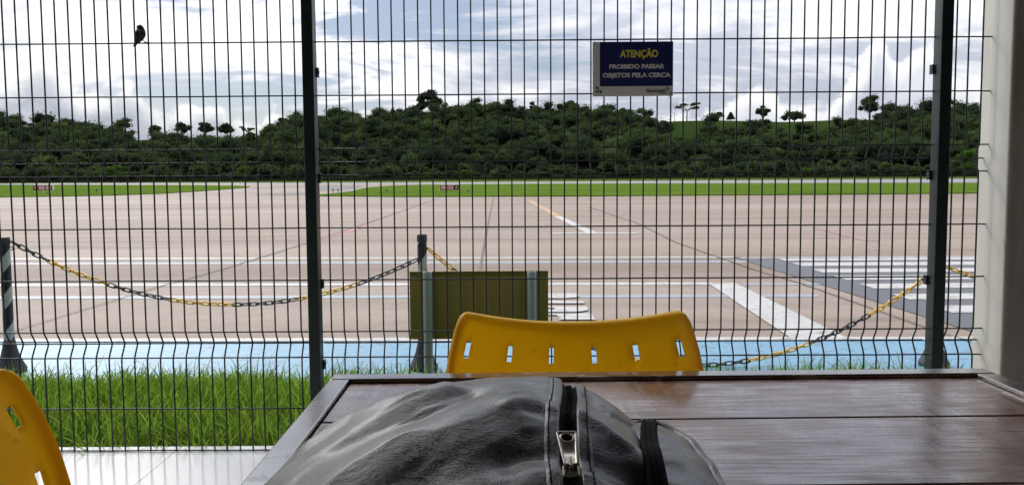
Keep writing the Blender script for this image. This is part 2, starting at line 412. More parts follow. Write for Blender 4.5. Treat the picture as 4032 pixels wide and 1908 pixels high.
# joints in the slabs
def joint(pts, w0, w1):
    n = len(pts)-1
    a = []; b_ = []
    for i, (x, y) in enumerate(pts):
        w = (w0+(w1-w0)*i/n)/2; p = gz(x, y)
        q = gz(*pts[min(i+1, n)])-gz(*pts[max(i-1, 0)]); nn = Vector((-q.y, q.x, 0)).normalized()
        a.append(p+nn*w); b_.append(p-nn*w)
    k_ = len(a); tag(obj('slab_joint', [(q.x, q.y, .013) for q in a+b_], [(i, i+1, k_+i+1, k_+i) for i in range(n)], M['joint']), kind='structure')
joint([(-60, 862), (60, 826), (260, 765), (400, 722), (560, 678), (740, 622), (860, 584), (1100, 500)], .010, .035)
joint([(1242, 495), (1222, 590), (1212, 650), (1203, 720), (1198, 770)], .045, .018)
joint([(1600, 560), (1700, 610), (1900, 680), (2010, 712), (2160, 765), (2310, 818), (2430, 858), (2580, 902)], .03, .014)
joint([(1480, 520), (1560, 548), (1600, 560)], .03, .03)

# grass islands, taxiway, runway
def P1(*a): return [(x/S, y/S) for x, y in a]
left_isle = P1((-900, 786), (0, 774), (400, 768), (640, 760), (850, 747), (975, 737), (985, 733), (930, 730), (700, 728), (400, 728), (0, 728), (-900, 731))
right_isle = P1((1254, 769), (1599, 772), (2250, 770), (2800, 766), (3300, 763), (3850, 758), (4900, 748), (4900, 717), (3850, 719), (3000, 721), (2220, 723),
                (1871, 725), (1716, 726), (1638, 727), (1537, 731), (1452, 737), (1409, 745), (1390, 752), (1330, 759), (1254, 765))
for q in (left_isle, right_isle):
    tag(gsheet('grass_field', q, .06, M['lawn'], .08), kind='structure')
gsheet('runway', P1((-900, 733), (0, 727), (1250, 722), (2220, 721.5), (3850, 717), (4900, 713), (4900, 697), (3850, 703.5), (2250, 715.5), (1250, 718.8), (0, 721), (-900, 725)), .020, M['asphalt'])
gsheet('taxiway', P1((985, 738), (1254, 769), (1390, 751), (1452, 736), (1560, 729), (1250, 726), (990, 730)), .010, M['apron'])
gsheet('tyre_marks', P1((960, 742), (1100, 733), (1300, 728), (1440, 731), (1400, 744), (1300, 752), (1240, 752), (1260, 740), (1150, 736)), .014, M['taxi_dark'])
gsheet('tyre_marks', P1((1000, 766), (1160, 758), (1250, 757), (1246, 766), (1120, 770)), .014, M['taxi_dark'])

# grass verge just outside the fence (ground under the blades)
V = []; Fs = []
for i, x in enumerate(np.linspace(-6, 6, 25)):
    for yv, z_ in ((2.94, .10), (3.5, .10), (4.05, .06), (4.5, -.02)):
        V.append((x, yv+.05*math.sin(x*3.1), z_+.015*math.sin(x*5+yv*4)))
for i in range(24):
    for j in range(3): Fs.append((i*4+j, i*4+4+j, i*4+5+j, i*4+1+j))
tag(obj('soil', V, Fs, M['soil'], smooth=True), kind='structure')

# hills
YR = [(-300, 320), (0, 322), (100, 326), (200, 345), (350, 349), (600, 347), (720, 340), (800, 325), (900, 312), (1000, 301), (1100, 293), (1300, 297), (1500, 303),
      (1600, 309), (1700, 304), (1900, 302.5), (2160, 303), (2300, 306), (2460, 300), (2900, 300)]
def ridge(a):
    a = np.asarray(a, float); yr = np.interp(a, [p[0] for p in YR], [p[1] for p in YR])
    return (439.7-(a-1288)*math.tan(ROLL)-yr)/(F/S)*330+1.3
def terrain(x, y):
    x = np.asarray(x, float); y = np.asarray(y, float)
    a = 1288+(F/S)*x/np.maximum(y, 50)
    t1 = np.clip((y-201)/30, 0, 1); t2 = np.clip((y-230)/100, 0, 1)
    t2 = t2*.55+.45*(t2*t2*(3-2*t2))
    dcl = np.clip((y-335)/200, 0, 1)
    z = 1.1*t1 + (ridge(a)-1.1)*t2 - 9*dcl
    return z + np.sin(x*.11+y*.07)*.3*t2+np.sin(x*.043)*.4*t2-.04*(1-t1)
xs = np.linspace(-340, 340, 171); ys = np.concatenate([np.linspace(200, 232, 12), np.linspace(236, 340, 40), np.linspace(350, 560, 12)])
GX, GY = np.meshgrid(xs, ys); GX = GX*(.62+.38*GY/330)
GZ = terrain(GX, GY); nx, ny = len(xs), len(ys)
V = np.stack([GX.ravel(), GY.ravel(), GZ.ravel()], 1); idx = np.arange(nx*ny).reshape(ny, nx)
Q = np.stack([idx[:-1, :-1].ravel(), idx[:-1, 1:].ravel(), idx[1:, 1:].ravel(), idx[1:, :-1].ravel()], 1)
AA = 1288+(F/S)*GX.ravel()/np.maximum(GY.ravel(), 50)
wd_ = ((GY.ravel() > 229) & ~((AA > 1655) & (AA < 2200) & (GY.ravel() > 286)) & ~((AA > 345) & (AA < 655) & (GY.ravel() > 290))).astype(float)
tag(fast_quads('hill', V, Q, M['hill'], attrs={'wood': wd_}, smooth=True), kind='structure')

# ------------------------------------------------------------------ foliage
def leaf_cloud(blobs, n_per, size, rg):
    """blobs: array (k, 7): cx, cy, cz, rx, ry, rz, tint.  Leaf-clump quads over each blob's outer shell."""
    blobs = np.asarray(blobs, float); k = len(blobs)
    ci = np.repeat(np.arange(k), n_per); n = len(ci)
    d = rg.normal(size=(n, 3)); d /= np.linalg.norm(d, axis=1, keepdims=True)
    d[:, 2] = np.where(d[:, 2] < -.35, -d[:, 2]*.6, d[:, 2])
    rad = rg.uniform(.58, 1.08, n)
    B = blobs[ci]
    c = B[:, :3]+d*rad[:, None]*B[:, 3:6]
    nrm = d*.55+rg.normal(size=(n, 3))*.55+np.array([0, 0, .35]); nrm /= np.linalg.norm(nrm, axis=1, keepdims=True)
    t = np.cross(nrm, rg.normal(size=(n, 3))); t /= np.linalg.norm(t, axis=1, keepdims=True)+1e-9
    b = np.cross(nrm, t)
    s = size*rg.uniform(.55, 1.35, n)[:, None]; s2 = s*rg.uniform(.45, .8, n)[:, None]
    V = np.stack([c-t*s, c-b*s2+nrm*s*.15, c+t*s, c+b*s2+nrm*s*.15], 1).reshape(-1, 3)
    Q = np.arange(n*4).reshape(n, 4)
    tint = np.repeat(np.clip(B[:, 6]+rg.normal(size=n)*.10, 0, 1), 4)
    return V, Q, tint
ICO = None
def cores(blobs, f=.70):
    """rough inner mass so that crowns are not hollow"""
    blobs = np.asarray(blobs, float)
    th = np.linspace(0, 2*math.pi, 9)[:-1]; ph = np.array([-1.2, -.5, .2, .8, 1.35])
    P = np.array([[math.cos(p)*math.cos(t), math.cos(p)*math.sin(t), math.sin(p)] for p in ph for t in th])
    q = []
    for i in range(len(ph)-1):
        for j in range(8): q.append((i*8+j, i*8+(j+1) % 8, (i+1)*8+(j+1) % 8, (i+1)*8+j))
    q = np.array(q); m_ = len(P)
    V = (blobs[:, None, :3]+P[None]*blobs[:, None, 3:6]*f).reshape(-1, 3)
    Q = (q[None]+(np.arange(len(blobs))*m_)[:, None, None]).reshape(-1, 4)
    return V, Q, np.repeat(blobs[:, 6]*.6, m_)
def joinq(*parts):
    V = []; Q = []; T_ = []; b = 0
    for v, q, t in parts:
        V.append(v); Q.append(q+b); T_.append(t); b += len(v)
    return np.concatenate(V), np.concatenate(Q), np.concatenate(T_)

def forest():
    rg = np.random.default_rng(3); bl = []
    n = 2000
    for i in range(n):
        a = rg.uniform(-260, 2760); d = 229+(rg.uniform(0, 1)**.85)*101
        right = 1640 < a < 2215
        if right and d > 290+10*math.sin(a*.021)+8*math.sin(a*.057): continue
        if 335 < a < 665 and d > 284: continue
        x = (a-1288)/(F/S)*d; z = float(terrain(x, d))
        edge = d < 238
        h = rg.uniform(2.6, 5.2) if edge else rg.uniform(4.6, 8.4)*(1.42 if rg.uniform() < .13 else 1)
        if right: h *= .86
        if 1400 < a < 2600 and d < 262 and not edge: h *= 1.1
        r = h*rg.uniform(.34, .58)
        tint = float(np.clip(rg.normal(.30, .20)+(.45 if rg.uniform() < .13 else 0), 0, 1))
        if edge: tint = min(1, tint+.22)
        nb = rg.integers(5, 8)
        for k in range(nb):
            an = rg.uniform(0, 6.28); rr = r*rg.uniform(.38, .72); off = r*rg.uniform(.15, .85); zf_ = rg.uniform(.2 if edge else (.08 if d > 308 else .3), .86-.30*off/r)
            bl.append((x+math.cos(an)*off, d+math.sin(an)*off, z+h*zf_, rr*1.1, rr*1.1, rr*rg.uniform(.75, 1.05), tint+rg.normal()*.10))
    for i in range(330):                       # low growth along the foot of the wood
        a = rg.uniform(-260, 2760); d = rg.uniform(222, 240); x = (a-1288)/(F/S)*d; z = float(terrain(x, d)); h = rg.uniform(.8, 2.2)*(2.2 if rg.uniform() < .25 else 1)
        for k in range(3):
            r = h*rg.uniform(.35, .7); bl.append((x+rg.normal()*h*.45, d+rg.normal()*h*.3, z+h*rg.uniform(.25, .7), r*1.2, r, r*.8, float(np.clip(rg.normal(.42, .2), 0, 1))))
    bl = np.array(bl)
    V, Q, t = joinq(leaf_cloud(bl, 125, .33, rg), cores(bl, .56))
    o = fast_quads('forest', V, Q, M['leaf'], attrs={'tint': t})
    tag(o, 'dense dark green wood covering the long hillside beyond the airfield', 'forest', kind='stuff')
forest()

def limb(mb, a, b, r0, r1, wob, rg, n=5):
    pts = []; rad = []
    a = Vector(a); b = Vector(b)
    for i in range(n+1):
        t = i/n; p = a.lerp(b, t)
        if 0 < i < n: p += Vector((rg.normal()*wob, rg.normal()*wob, rg.normal()*wob*.5))
        pts.append(p); rad.append(r0+(r1-r0)*t)
    mb.tube(pts, rad, 6)
    return pts
def tree(name, px, ybase, ytop, wpx, style, label, cat='tree', group=None, Y=330, mat='leaf', seed=0, tint=.3):
    """px etc. in 2576-px units; the tree stands on the terrain at distance Y"""
    rg = np.random.default_rng(100+seed)
    pb_ = gy(px, ybase, Y); pt = gy(px, ytop, Y); x = pb_.x
    zb = float(terrain(x, Y))-.25; h = pt.z-zb; r = wpx/(F/S)*Y/2
    root = empty(name, (x, Y, zb), 0, label, cat, group)
    mb = MB(); blobs = []
    if style == 'umbrella':
        tips = []
        fork = Vector((rg.normal()*.15, 0, h*.42))
        limb(mb, (0, 0, -.3), fork, .26, .18, .06, rg)
        for k in range(7):
            an = k*2*math.pi/7+rg.uniform(-.3, .3); q = r*rg.uniform(.35, .8)
            tip = Vector((math.cos(an)*q, math.sin(an)*q, h*rg.uniform(.52, .80))); tips.append(tip)
            limb(mb, fork, tip, .13, .04, .12, rg)
        for tp in tips+[Vector((0, 0, h*.86))]:
            rr = r*rg.uniform(.34, .46); blobs.append((tp.x, tp.y, tp.z, rr*1.15, rr*1.15, min(rr*.8, h*.24), tint+rg.normal()*.1))
    elif style == 'broad':
        limb(mb, (0, 0, -.3), (rg.normal()*.2, 0, h*.5), .34, .22, .1, rg)
        for k in range(19):
            an = rg.uniform(0, 6.28); q = r*rg.uniform(.1, .74); zz = h*rg.uniform(.42, .88)
            if zz > h*.75: q *= .6
            tip = Vector((math.cos(an)*q, math.sin(an)*q, zz)); limb(mb, (0, 0, max(h*.3, zz-h*.28)), tip, .12, .03, .12, rg)
            rr = r*rg.uniform(.24, .36); blobs.append((tip.x, tip.y, tip.z, rr*1.1, rr*1.1, rr*rg.uniform(.8, 1.1), tint+rg.normal()*.12))
        blobs.append((0, 0, h*.9, r*.32, r*.32, h*.09, tint))
    elif style == 'open':
        fork = Vector((rg.normal()*.2, 0, h*.55)); limb(mb, (0, 0, -.3), fork, .34, .2, .1, rg)
        for k in range(9):
            an = rg.uniform(0, 6.28); q = r*rg.uniform(.45, .95); zz = h*rg.uniform(.62, .93)
            tip = Vector((math.cos(an)*q, math.sin(an)*q, zz)); limb(mb, fork, tip, .13, .03, .2, rg)
            rr = r*rg.uniform(.17, .26); blobs.append((tip.x, tip.y, tip.z, rr*1.35, rr*1.35, rr*.5, tint+rg.normal()*.1))
    elif style == 'pointed':
        limb(mb, (0, 0, -.3), (0, 0, h*.9), .16, .05, .04, rg)
        for k in range(9):
            zz = h*(.3+.65*k/8); q = r*(1.05-zz/h)*1.1
            for j in range(3):
                an = k*1.1+j*2.1; blobs.append((math.cos(an)*q*.6, math.sin(an)*q*.6, zz, q*.6+.15, q*.6+.15, .28, tint))
    elif style == 'bare':
        def grow(p, d, L, rad, dep):
            q = p+d*L; limb(mb, p, q, rad, rad*.6, L*.04, rg, 3)
            if dep:
                for k in range(3):
                    nd = (d+Vector((rg.normal()*.55, rg.normal()*.55, rg.normal()*.25+.12))).normalized(); grow(q, nd, L*.68, rad*.58, dep-1)
        grow(Vector((0, 0, -.3)), Vector((0, 0, 1)), h*.40, .17, 4)
    elif style == 'bush':
        for k in range(9):
            an = rg.uniform(0, 6.28); q = r*rg.uniform(.1, .72); zz = h*rg.uniform(.25, .72)*(1-.35*q/r)
            rr = r*rg.uniform(.28, .44); blobs.append((math.cos(an)*q, math.sin(an)*q, zz, rr, rr, min(rr*.85, h*.36), tint+rg.normal()*.12))
        for k in range(3): limb(mb, (0, 0, -.2), (rg.normal()*r*.3, rg.normal()*r*.3, h*.5), .06, .03, .05, rg, 3)
    o = mb.build('trunk' if style != 'bush' else 'stem', M['pale_bark' if style == 'bare' else 'bark'], root, True)
    if style == 'bare': o.name = 'trunk'
    if blobs:
        V, Q, t = joinq(leaf_cloud(blobs, {'bush': 130, 'pointed': 60, 'open': 90}.get(style, 120), .34 if style != 'bush' else .28, rg), cores(blobs, .62))
        fast_quads('crown', V, Q, M[mat], root, {'tint': t})
    return root

GT = 'trees standing out along the hilltop'
TR = [(392, 343, 315, 42, 'broad', 'small round-crowned tree, leftmost of the row of lone trees on the low left ridge'),
      (460, 345, 309, 46, 'broad', 'round-crowned tree, second from the left in the row on the low left ridge'),
      (518, 345, 308, 46, 'broad', 'round-crowned tree, third from the left in the row on the low left ridge'),
      (572, 346, 313, 56, 'broad', 'widest tree in the row on the low left ridge, fourth from the left'),
      (626, 344, 318, 36, 'open', 'sparse little tree at the right end of the row on the low left ridge'),
      (716, 338, 297, 46, 'broad', 'spreading tree on the left ridge just left of the nearer fence post'),
      (1085, 290, 224, 70, 'broad', 'tallest open-crowned tree rising above the middle of the wooded hill'),
      (1058, 292, 240, 58, 'broad', 'rounded tree just left of and lower than the tallest tree on the middle hill'),
      (1340, 297, 255, 24, 'broad', 'slim upright tree on the skyline left of the blue warning sign'),
      (1437, 300, 252, 48, 'broad', 'round-headed tree on the skyline just left of the blue warning sign'),
      (1728, 304, 256, 62, 'open', 'loose-crowned tree on the hilltop right of and below the blue warning sign'),
      (1697, 304, 254, 50, 'bare', 'pale leafless tree on the hilltop below the right edge of the warning sign'),
      (1808, 304, 283, 26, 'broad', 'tiny round tree on the grassy hilltop, left of the little pointed tree'),
      (1838, 304, 283, 22, 'pointed', 'little pointed tree alone on the grassy hilltop'),
      (1918, 304, 265, 40, 'broad', 'compact lone tree in the middle of the grassy hilltop'),
      (1998, 306, 284, 70, 'broad', 'low wide round tree on the grassy slope at the wood edge'),
      (2187, 305, 240, 74, 'broad', 'biggest lone tree on the grassy hilltop near the right fence post'),
      (2234, 305, 284, 62, 'umbrella', 'low dark spreading tree right beside the biggest lone hilltop tree')]
for i, (px, yb, yt, w_, st, lab) in enumerate(TR):
    tree({'bare': 'bare_tree', 'pointed': 'pointed_tree', 'umbrella': 'umbrella_tree'}.get(st, 'broadleaf_tree'), px, yb, yt, w_, st, lab, group=GT, seed=i, Y=331 if px < 1640 or st == 'bare' else 333, tint=.25 if px < 2100 else .4)
GB = 'shrubs at the foot of the wooded hill'
BU = [(1168, 438, 421, 38, 'rounded shrub before the wood, above and right of the right-hand runway sign', .5, 'leaf_light'),
      (1187, 438, 427, 22, 'smaller shrub touching the right side of the rounded shrub', .4, 'leaf_light'),
      (1081, 439, 432, 24, 'low shrub before the wood, above the left end of the right-hand runway sign', .35, 'leaf_light'),
      (1728, 436, 417, 36, 'bright green shrub at the wood edge far below the blue warning sign', .8, 'leaf_light'),
      (2028, 434, 418, 50, 'widest light green shrub at the foot of the wood on the right', .6, 'leaf_light'),
      (1906, 434, 418, 30, 'dull green upright shrub left of the widest light green shrub', .15, 'leaf_light'),
      (1993, 434, 421, 26, 'small dull shrub touching the left of the widest light green shrub', .2, 'leaf_light'),
      (2432, 432, 358, 76, 'tall bright green bushy tree between the right fence post and the pillar', .55, 'leaf_light'),
      (295, 441, 405, 60, 'yellowish green shrub at the wood edge far left', .6, 'leaf_light'),
      (610, 441, 412, 60, 'mid green shrub at the wood edge left of the nearer fence post', .5, 'leaf_light')]
for i, (px, yb, yt, w_, lab, ti, mt) in enumerate(BU):
    tree('shrub', px, yb, yt, w_, 'bush', lab, 'shrub', GB, 222 if i < 8 else 226, mt, 40+i, ti)

# far boundary fence of dark boards
def boundary():
    root = empty('boundary_fence', (0, 200, 0), 0, 'low dark fence of narrow boards along the far side of the runway', 'fence')
    rg = np.random.default_rng(5); mb = MB(); x = -220.0
    while x < 220:
        h = .95+rg.normal()*.04; w_ = rg.uniform(.22, .42)
        mb.box((x, -.04, 0), (x+w_, .04, h)); x += w_+rg.uniform(.04, .14)
    mb.build('board', M['palisade'], root)
    rl = MB(); rl.box((-220, .045, .72), (220, .12, .90)); rl.box((-220, .045, .2), (220, .12, .34)); rl.build('rail', M['palisade'], root)
boundary()
# fringe of unmown grass at the foot of that fence
def fringe():
    rg = np.random.default_rng(9); n = 16000
    x = rg.uniform(-190, 190, n); y = 199.6-np.abs(rg.normal(size=n))*7; h = rg.uniform(.08, .30, n)
    an = rg.uniform(0, 3.14, n); w_ = rg.uniform(.06, .18, n); dx, dy = np.cos(an)*w_, np.sin(an)*w_*.4; lx = rg.normal(size=n)*.1
    V = np.stack([np.stack([x-dx, y-dy, -.03+0*x], 1), np.stack([x+dx, y+dy, -.03+0*x], 1), np.stack([x+dx*.3+lx, y, h], 1), np.stack([x-dx*.3+lx, y, h], 1)], 1).reshape(-1, 3)
    o = fast_quads('rough_grass', V, np.arange(n*4).reshape(n, 4), M['fringe'], attrs={'tint': np.repeat(rg.uniform(0, 1, n), 4)})
    tag(o, 'unmown pale grass along the foot of the far boundary fence', 'grass', kind='stuff')
M['fringe'] = leaf_mat('unmown_grass', (.065, .092, .02), (.14, .16, .055), .3)
fringe()

# ------------------------------------------------------------------ terrace: tiled floor, pillar and roof
FLZ = .235
def tile_mat():
    m, T, b = newmat('glazed_floor_tiles')
    oc = T.node('ShaderNodeTexCoord').outputs['Object']
    br = T.node('ShaderNodeTexBrick', {'Vector': T.mapping(oc, (1, 1, 1), (.12, .17, 0)), 'Color1': (.60, .595, .585), 'Color2': (.58, .575, .57), 'Mortar': (.30, .29, .28), 'Scale': 1.0,
                'Mortar Size': .003, 'Brick Width': .60, 'Row Height': .60, 'Bias': 0.0}, offset=0.0)
    n = T.noise(oc, 9, 5, .6)
    c = T.mix(T.m('MULTIPLY', T.sstep(n, .5, .75), .18), br.outputs[0], (.45, .43, .40))
    T.set(b.inputs['Base Color'], c); T.set(b.inputs['Roughness'], T.m('MULTIPLY_ADD', n, .10, .07))
    T.set(b.inputs['Normal'], T.node('ShaderNodeBump', {'Strength': .12, 'Distance': .002, 'Height': T.noise(oc, 7, 3, .5)}).outputs[0])
    M['tile'] = m
tile_mat()
mb = MB(); mb.box((-6, -4, -.02), (6, 2.915, FLZ)); o = mb.build('floor', M['tile']); tag(o, kind='structure')

PX0 = onY(3838, 939, 2.90).x
def pillar_mat():
    m, T, b = newmat('pillar_paint')
    oc = T.node('ShaderNodeTexCoord').outputs['Object']
    n = T.noise(T.mapping(oc, (6, 6, 1.2)), 1.6, 6, .6); g = T.noise(oc, 120, 3, .7)
    c = T.mix(T.m('MULTIPLY', T.sstep(n, .45, .75), .35), (.56, .545, .50), (.40, .37, .31))
    sx = T.node('ShaderNodeSeparateXYZ', {0: oc}).outputs
    # dirt and rust specks where the arris is worn
    ed = T.m('MULTIPLY', T.sstep(T.m('ABSOLUTE', T.m('SUBTRACT', sx[1], 2.709)), .030, .004), T.sstep(T.m('ABSOLUTE', T.m('SUBTRACT', sx[0], PX0)), .05, .015))
    rs = T.sstep(T.noise(T.mapping(oc, (30, 30, 12)), 1.2, 6, .7), .56, .68)
    c = T.mix(T.m('MULTIPLY', ed, T.m('MULTIPLY_ADD', rs, .75, .22)), c, (.16, .085, .05))
    rs2 = T.m('MULTIPLY', T.sstep(T.noise(T.mapping(oc, (14, 14, 7)), 1.5, 6, .7), .66, .74), T.sstep(sx[1], 2.734, 2.714))
    c = T.mix(T.m('MULTIPLY', rs2, .8), c, (.20, .095, .05))
    face_shade = T.m('MULTIPLY', T.sstep(sx[1], 2.728, 2.716), T.m('MULTIPLY_ADD', T.sstep(n, .3, .7), .25, .72))     # shade of the camera-facing side painted into the colour, with mottled grime
    c = T.mix(face_shade, c, (.21, .18, .14))
    T.set(b.inputs['Base Color'], c); b.inputs['Roughness'].default_value = .55
    T.set(b.inputs['Normal'], T.node('ShaderNodeBump', {'Strength': .25, 'Distance': .001, 'Height': g}).outputs[0])
    M['pillar'] = m
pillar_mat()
bld = empty('terrace_building', (0, 0, 0), 0, 'terrace shelter whose white painted pillar stands at the right end of the mesh fence', 'building')
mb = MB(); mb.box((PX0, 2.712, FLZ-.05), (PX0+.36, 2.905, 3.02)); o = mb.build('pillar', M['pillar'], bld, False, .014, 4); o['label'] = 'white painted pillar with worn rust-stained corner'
mb = MB(); mb.box((-7, -4.2, 3.02), (7, 3.12, 3.2)); mb.build('roof', M['ceiling'], bld)
mb = MB(); mb.box((-7, -4.2, FLZ-.3), (7, -4.0, 3.02)); mb.build('rear_wall', M['rear_wall'], bld)
mb = MB(); mb.box((4.2, -4.0, FLZ-.3), (4.4, 2.9, 3.02)); mb.build('side_wall', M['rear_wall'], bld)

# ------------------------------------------------------------------ mesh fence
DF = 2.8556
def fy(x): return DF-.00714*x
def fpt(px, py):         # photo pixel -> point on the fence plane
    Y = DF
    for _ in range(4): p = onY(px, py, Y); Y = fy(p.x)
    return p
Z0 = CAMZ+.5045
HL = [.90, .70, .20, 0, -.2, -.4, -.45, -.5, -.7, -.9, -1.1, -1.15, -1.2, -1.4, -1.585]
HL = [Z0+h for h in (.20, 0, -.2, -.4, -.45, -.5, -.7, -.9, -1.1, -1.15, -1.2, -1.4, -1.565)]
def voff(z):
    r = z-Z0
    for c in (-.45, -1.15):
        if abs(r-c) < .05: return .030*(1-abs(r-c)/.05)
    return 0.0
fence = empty('wire_fence', (0, DF, FLZ), 0, 'dark green welded mesh fence on square posts along the terrace edge', 'fence')
FI = Matrix.Translation((0, -DF, -FLZ))
ZP = [Z0+h for h in (.225, .1, 0, -.2, -.388, -.4, -.412, -.425, -.44, -.45, -.46, -.475, -.488, -.5, -.512, -.7, -.9, -1.088, -1.1, -1.112, -1.125, -1.14, -1.15, -1.16, -1.175, -1.188, -1.2, -1.212, -1.4, -1.568)]
def soft(z):
    return (voff(z-.008)+voff(z)+voff(z+.008))/3
def panel(xv, x0, x1, sd):
    rg = np.random.default_rng(sd); mb = MB()
    for x in xv:
        dx = rg.normal()*.0008
        mb.tube([FI @ Vector((x+dx, fy(x)+soft(z), z)) for z in ZP], .0030, 6)
    for z in HL:
        o_ = voff(z)-.0050
        mb.tube([FI @ Vector((x, fy(x)+o_, z+rg.normal()*.0004)) for x in np.linspace(x0, x1, 12)], .0029, 6)
    return mb.build('mesh_panel', M['fence'], fence, True)
xm = [-.6997+.05*i for i in range(46)]
xL = fpt(1153, 2).x; xleft = [xL-.05*i for i in range(44)]
xR = fpt(2500+.82*1548, 2).x; xright = [xR, xR+.05, xR+.10]
pl_ = onY(1202.5, 0, DF-.052).x; pr_ = onY(3720, 492, DF-.06).x
def fpost(xc, wd, clips):
    y1 = fy(xc)+.004; y0 = y1-.055
    mb = MB(); mb.box((xc-wd/2, y0, FLZ), (xc+wd/2, y1, 2.55))
    mb.v = [FI @ Vector(v) for v in mb.v]; p = mb.build('post', M['post'], fence, False, .003, 2)
    for (sd, z) in clips:
        c = MB(); xx = xc+sd*(wd/2+.0045)
        c.box((xx-.0042, y1-.014, z-.018), (xx+.0022, y1+.008, z+.018)); c.box((xx-.002+sd*.003, y1-.009, z-.006), (xx+.002+sd*.003, y1-.001, z+.006))
        c.v = [FI @ Vector(v) for v in c.v]; c.build('clip', M['post'], p, False, .001)
    m_ = MB(); m_.box((xc-wd/2-.002, y0-.002, 2.55), (xc+wd/2+.002, y1+.002, 2.56)); m_.v = [FI @ Vector(v) for v in m_.v]; m_.build('cap', M['fence'], p)
panel(xleft, xleft[-1]-.01, pl_-.019, 1); panel(xm, pl_+.019, pr_-.019, 2); panel(xright, pr_+.019, PX0+.02, 3)
def zf(px, py): return fpt(px*S, py*S).z
fpost(pl_, .042, [(1, zf(795, 183)), (1, zf(806, 448)), (1, zf(808, 713)), (1, zf(810, 915))])
fpost(pr_, .043, [(-1, zf(2343, 175)), (-1, zf(2333, 440)), (-1, zf(2322, 703))])

# ------------------------------------------------------------------ text helper
def text_mesh(name, s, size, mat, parent, loc, rot=(math.pi/2, 0, 0), align='LEFT', bold=0.0, extr=.0004, sx=1.0, shear=0.0, width=None):
    cu = bpy.data.curves.new(name, 'FONT'); cu.body = s; cu.size = size; cu.align_x = align; cu.extrude = extr; cu.offset = bold; cu.shear = shear
    cu.resolution_u = 4
    t = bpy.data.objects.new(name, cu); COL.objects.link(t)
    bpy.context.view_layer.update()
    dg = bpy.context.evaluated_depsgraph_get()
    me = bpy.data.meshes.new_from_object(t.evaluated_get(dg)); bpy.data.objects.remove(t); bpy.data.curves.remove(cu)
    xs_ = [v.co.x for v in me.vertices]; k = sx
    if width: k = width/(max(xs_)-min(xs_))
    x0 = min(xs_) if align == 'LEFT' else (min(xs_)+max(xs_))/2
    for v in me.vertices: v.co.x = (v.co.x-x0)*k
    o = link_mesh(name, me, mat, parent); o.location = loc; o.rotation_euler = rot
    return o

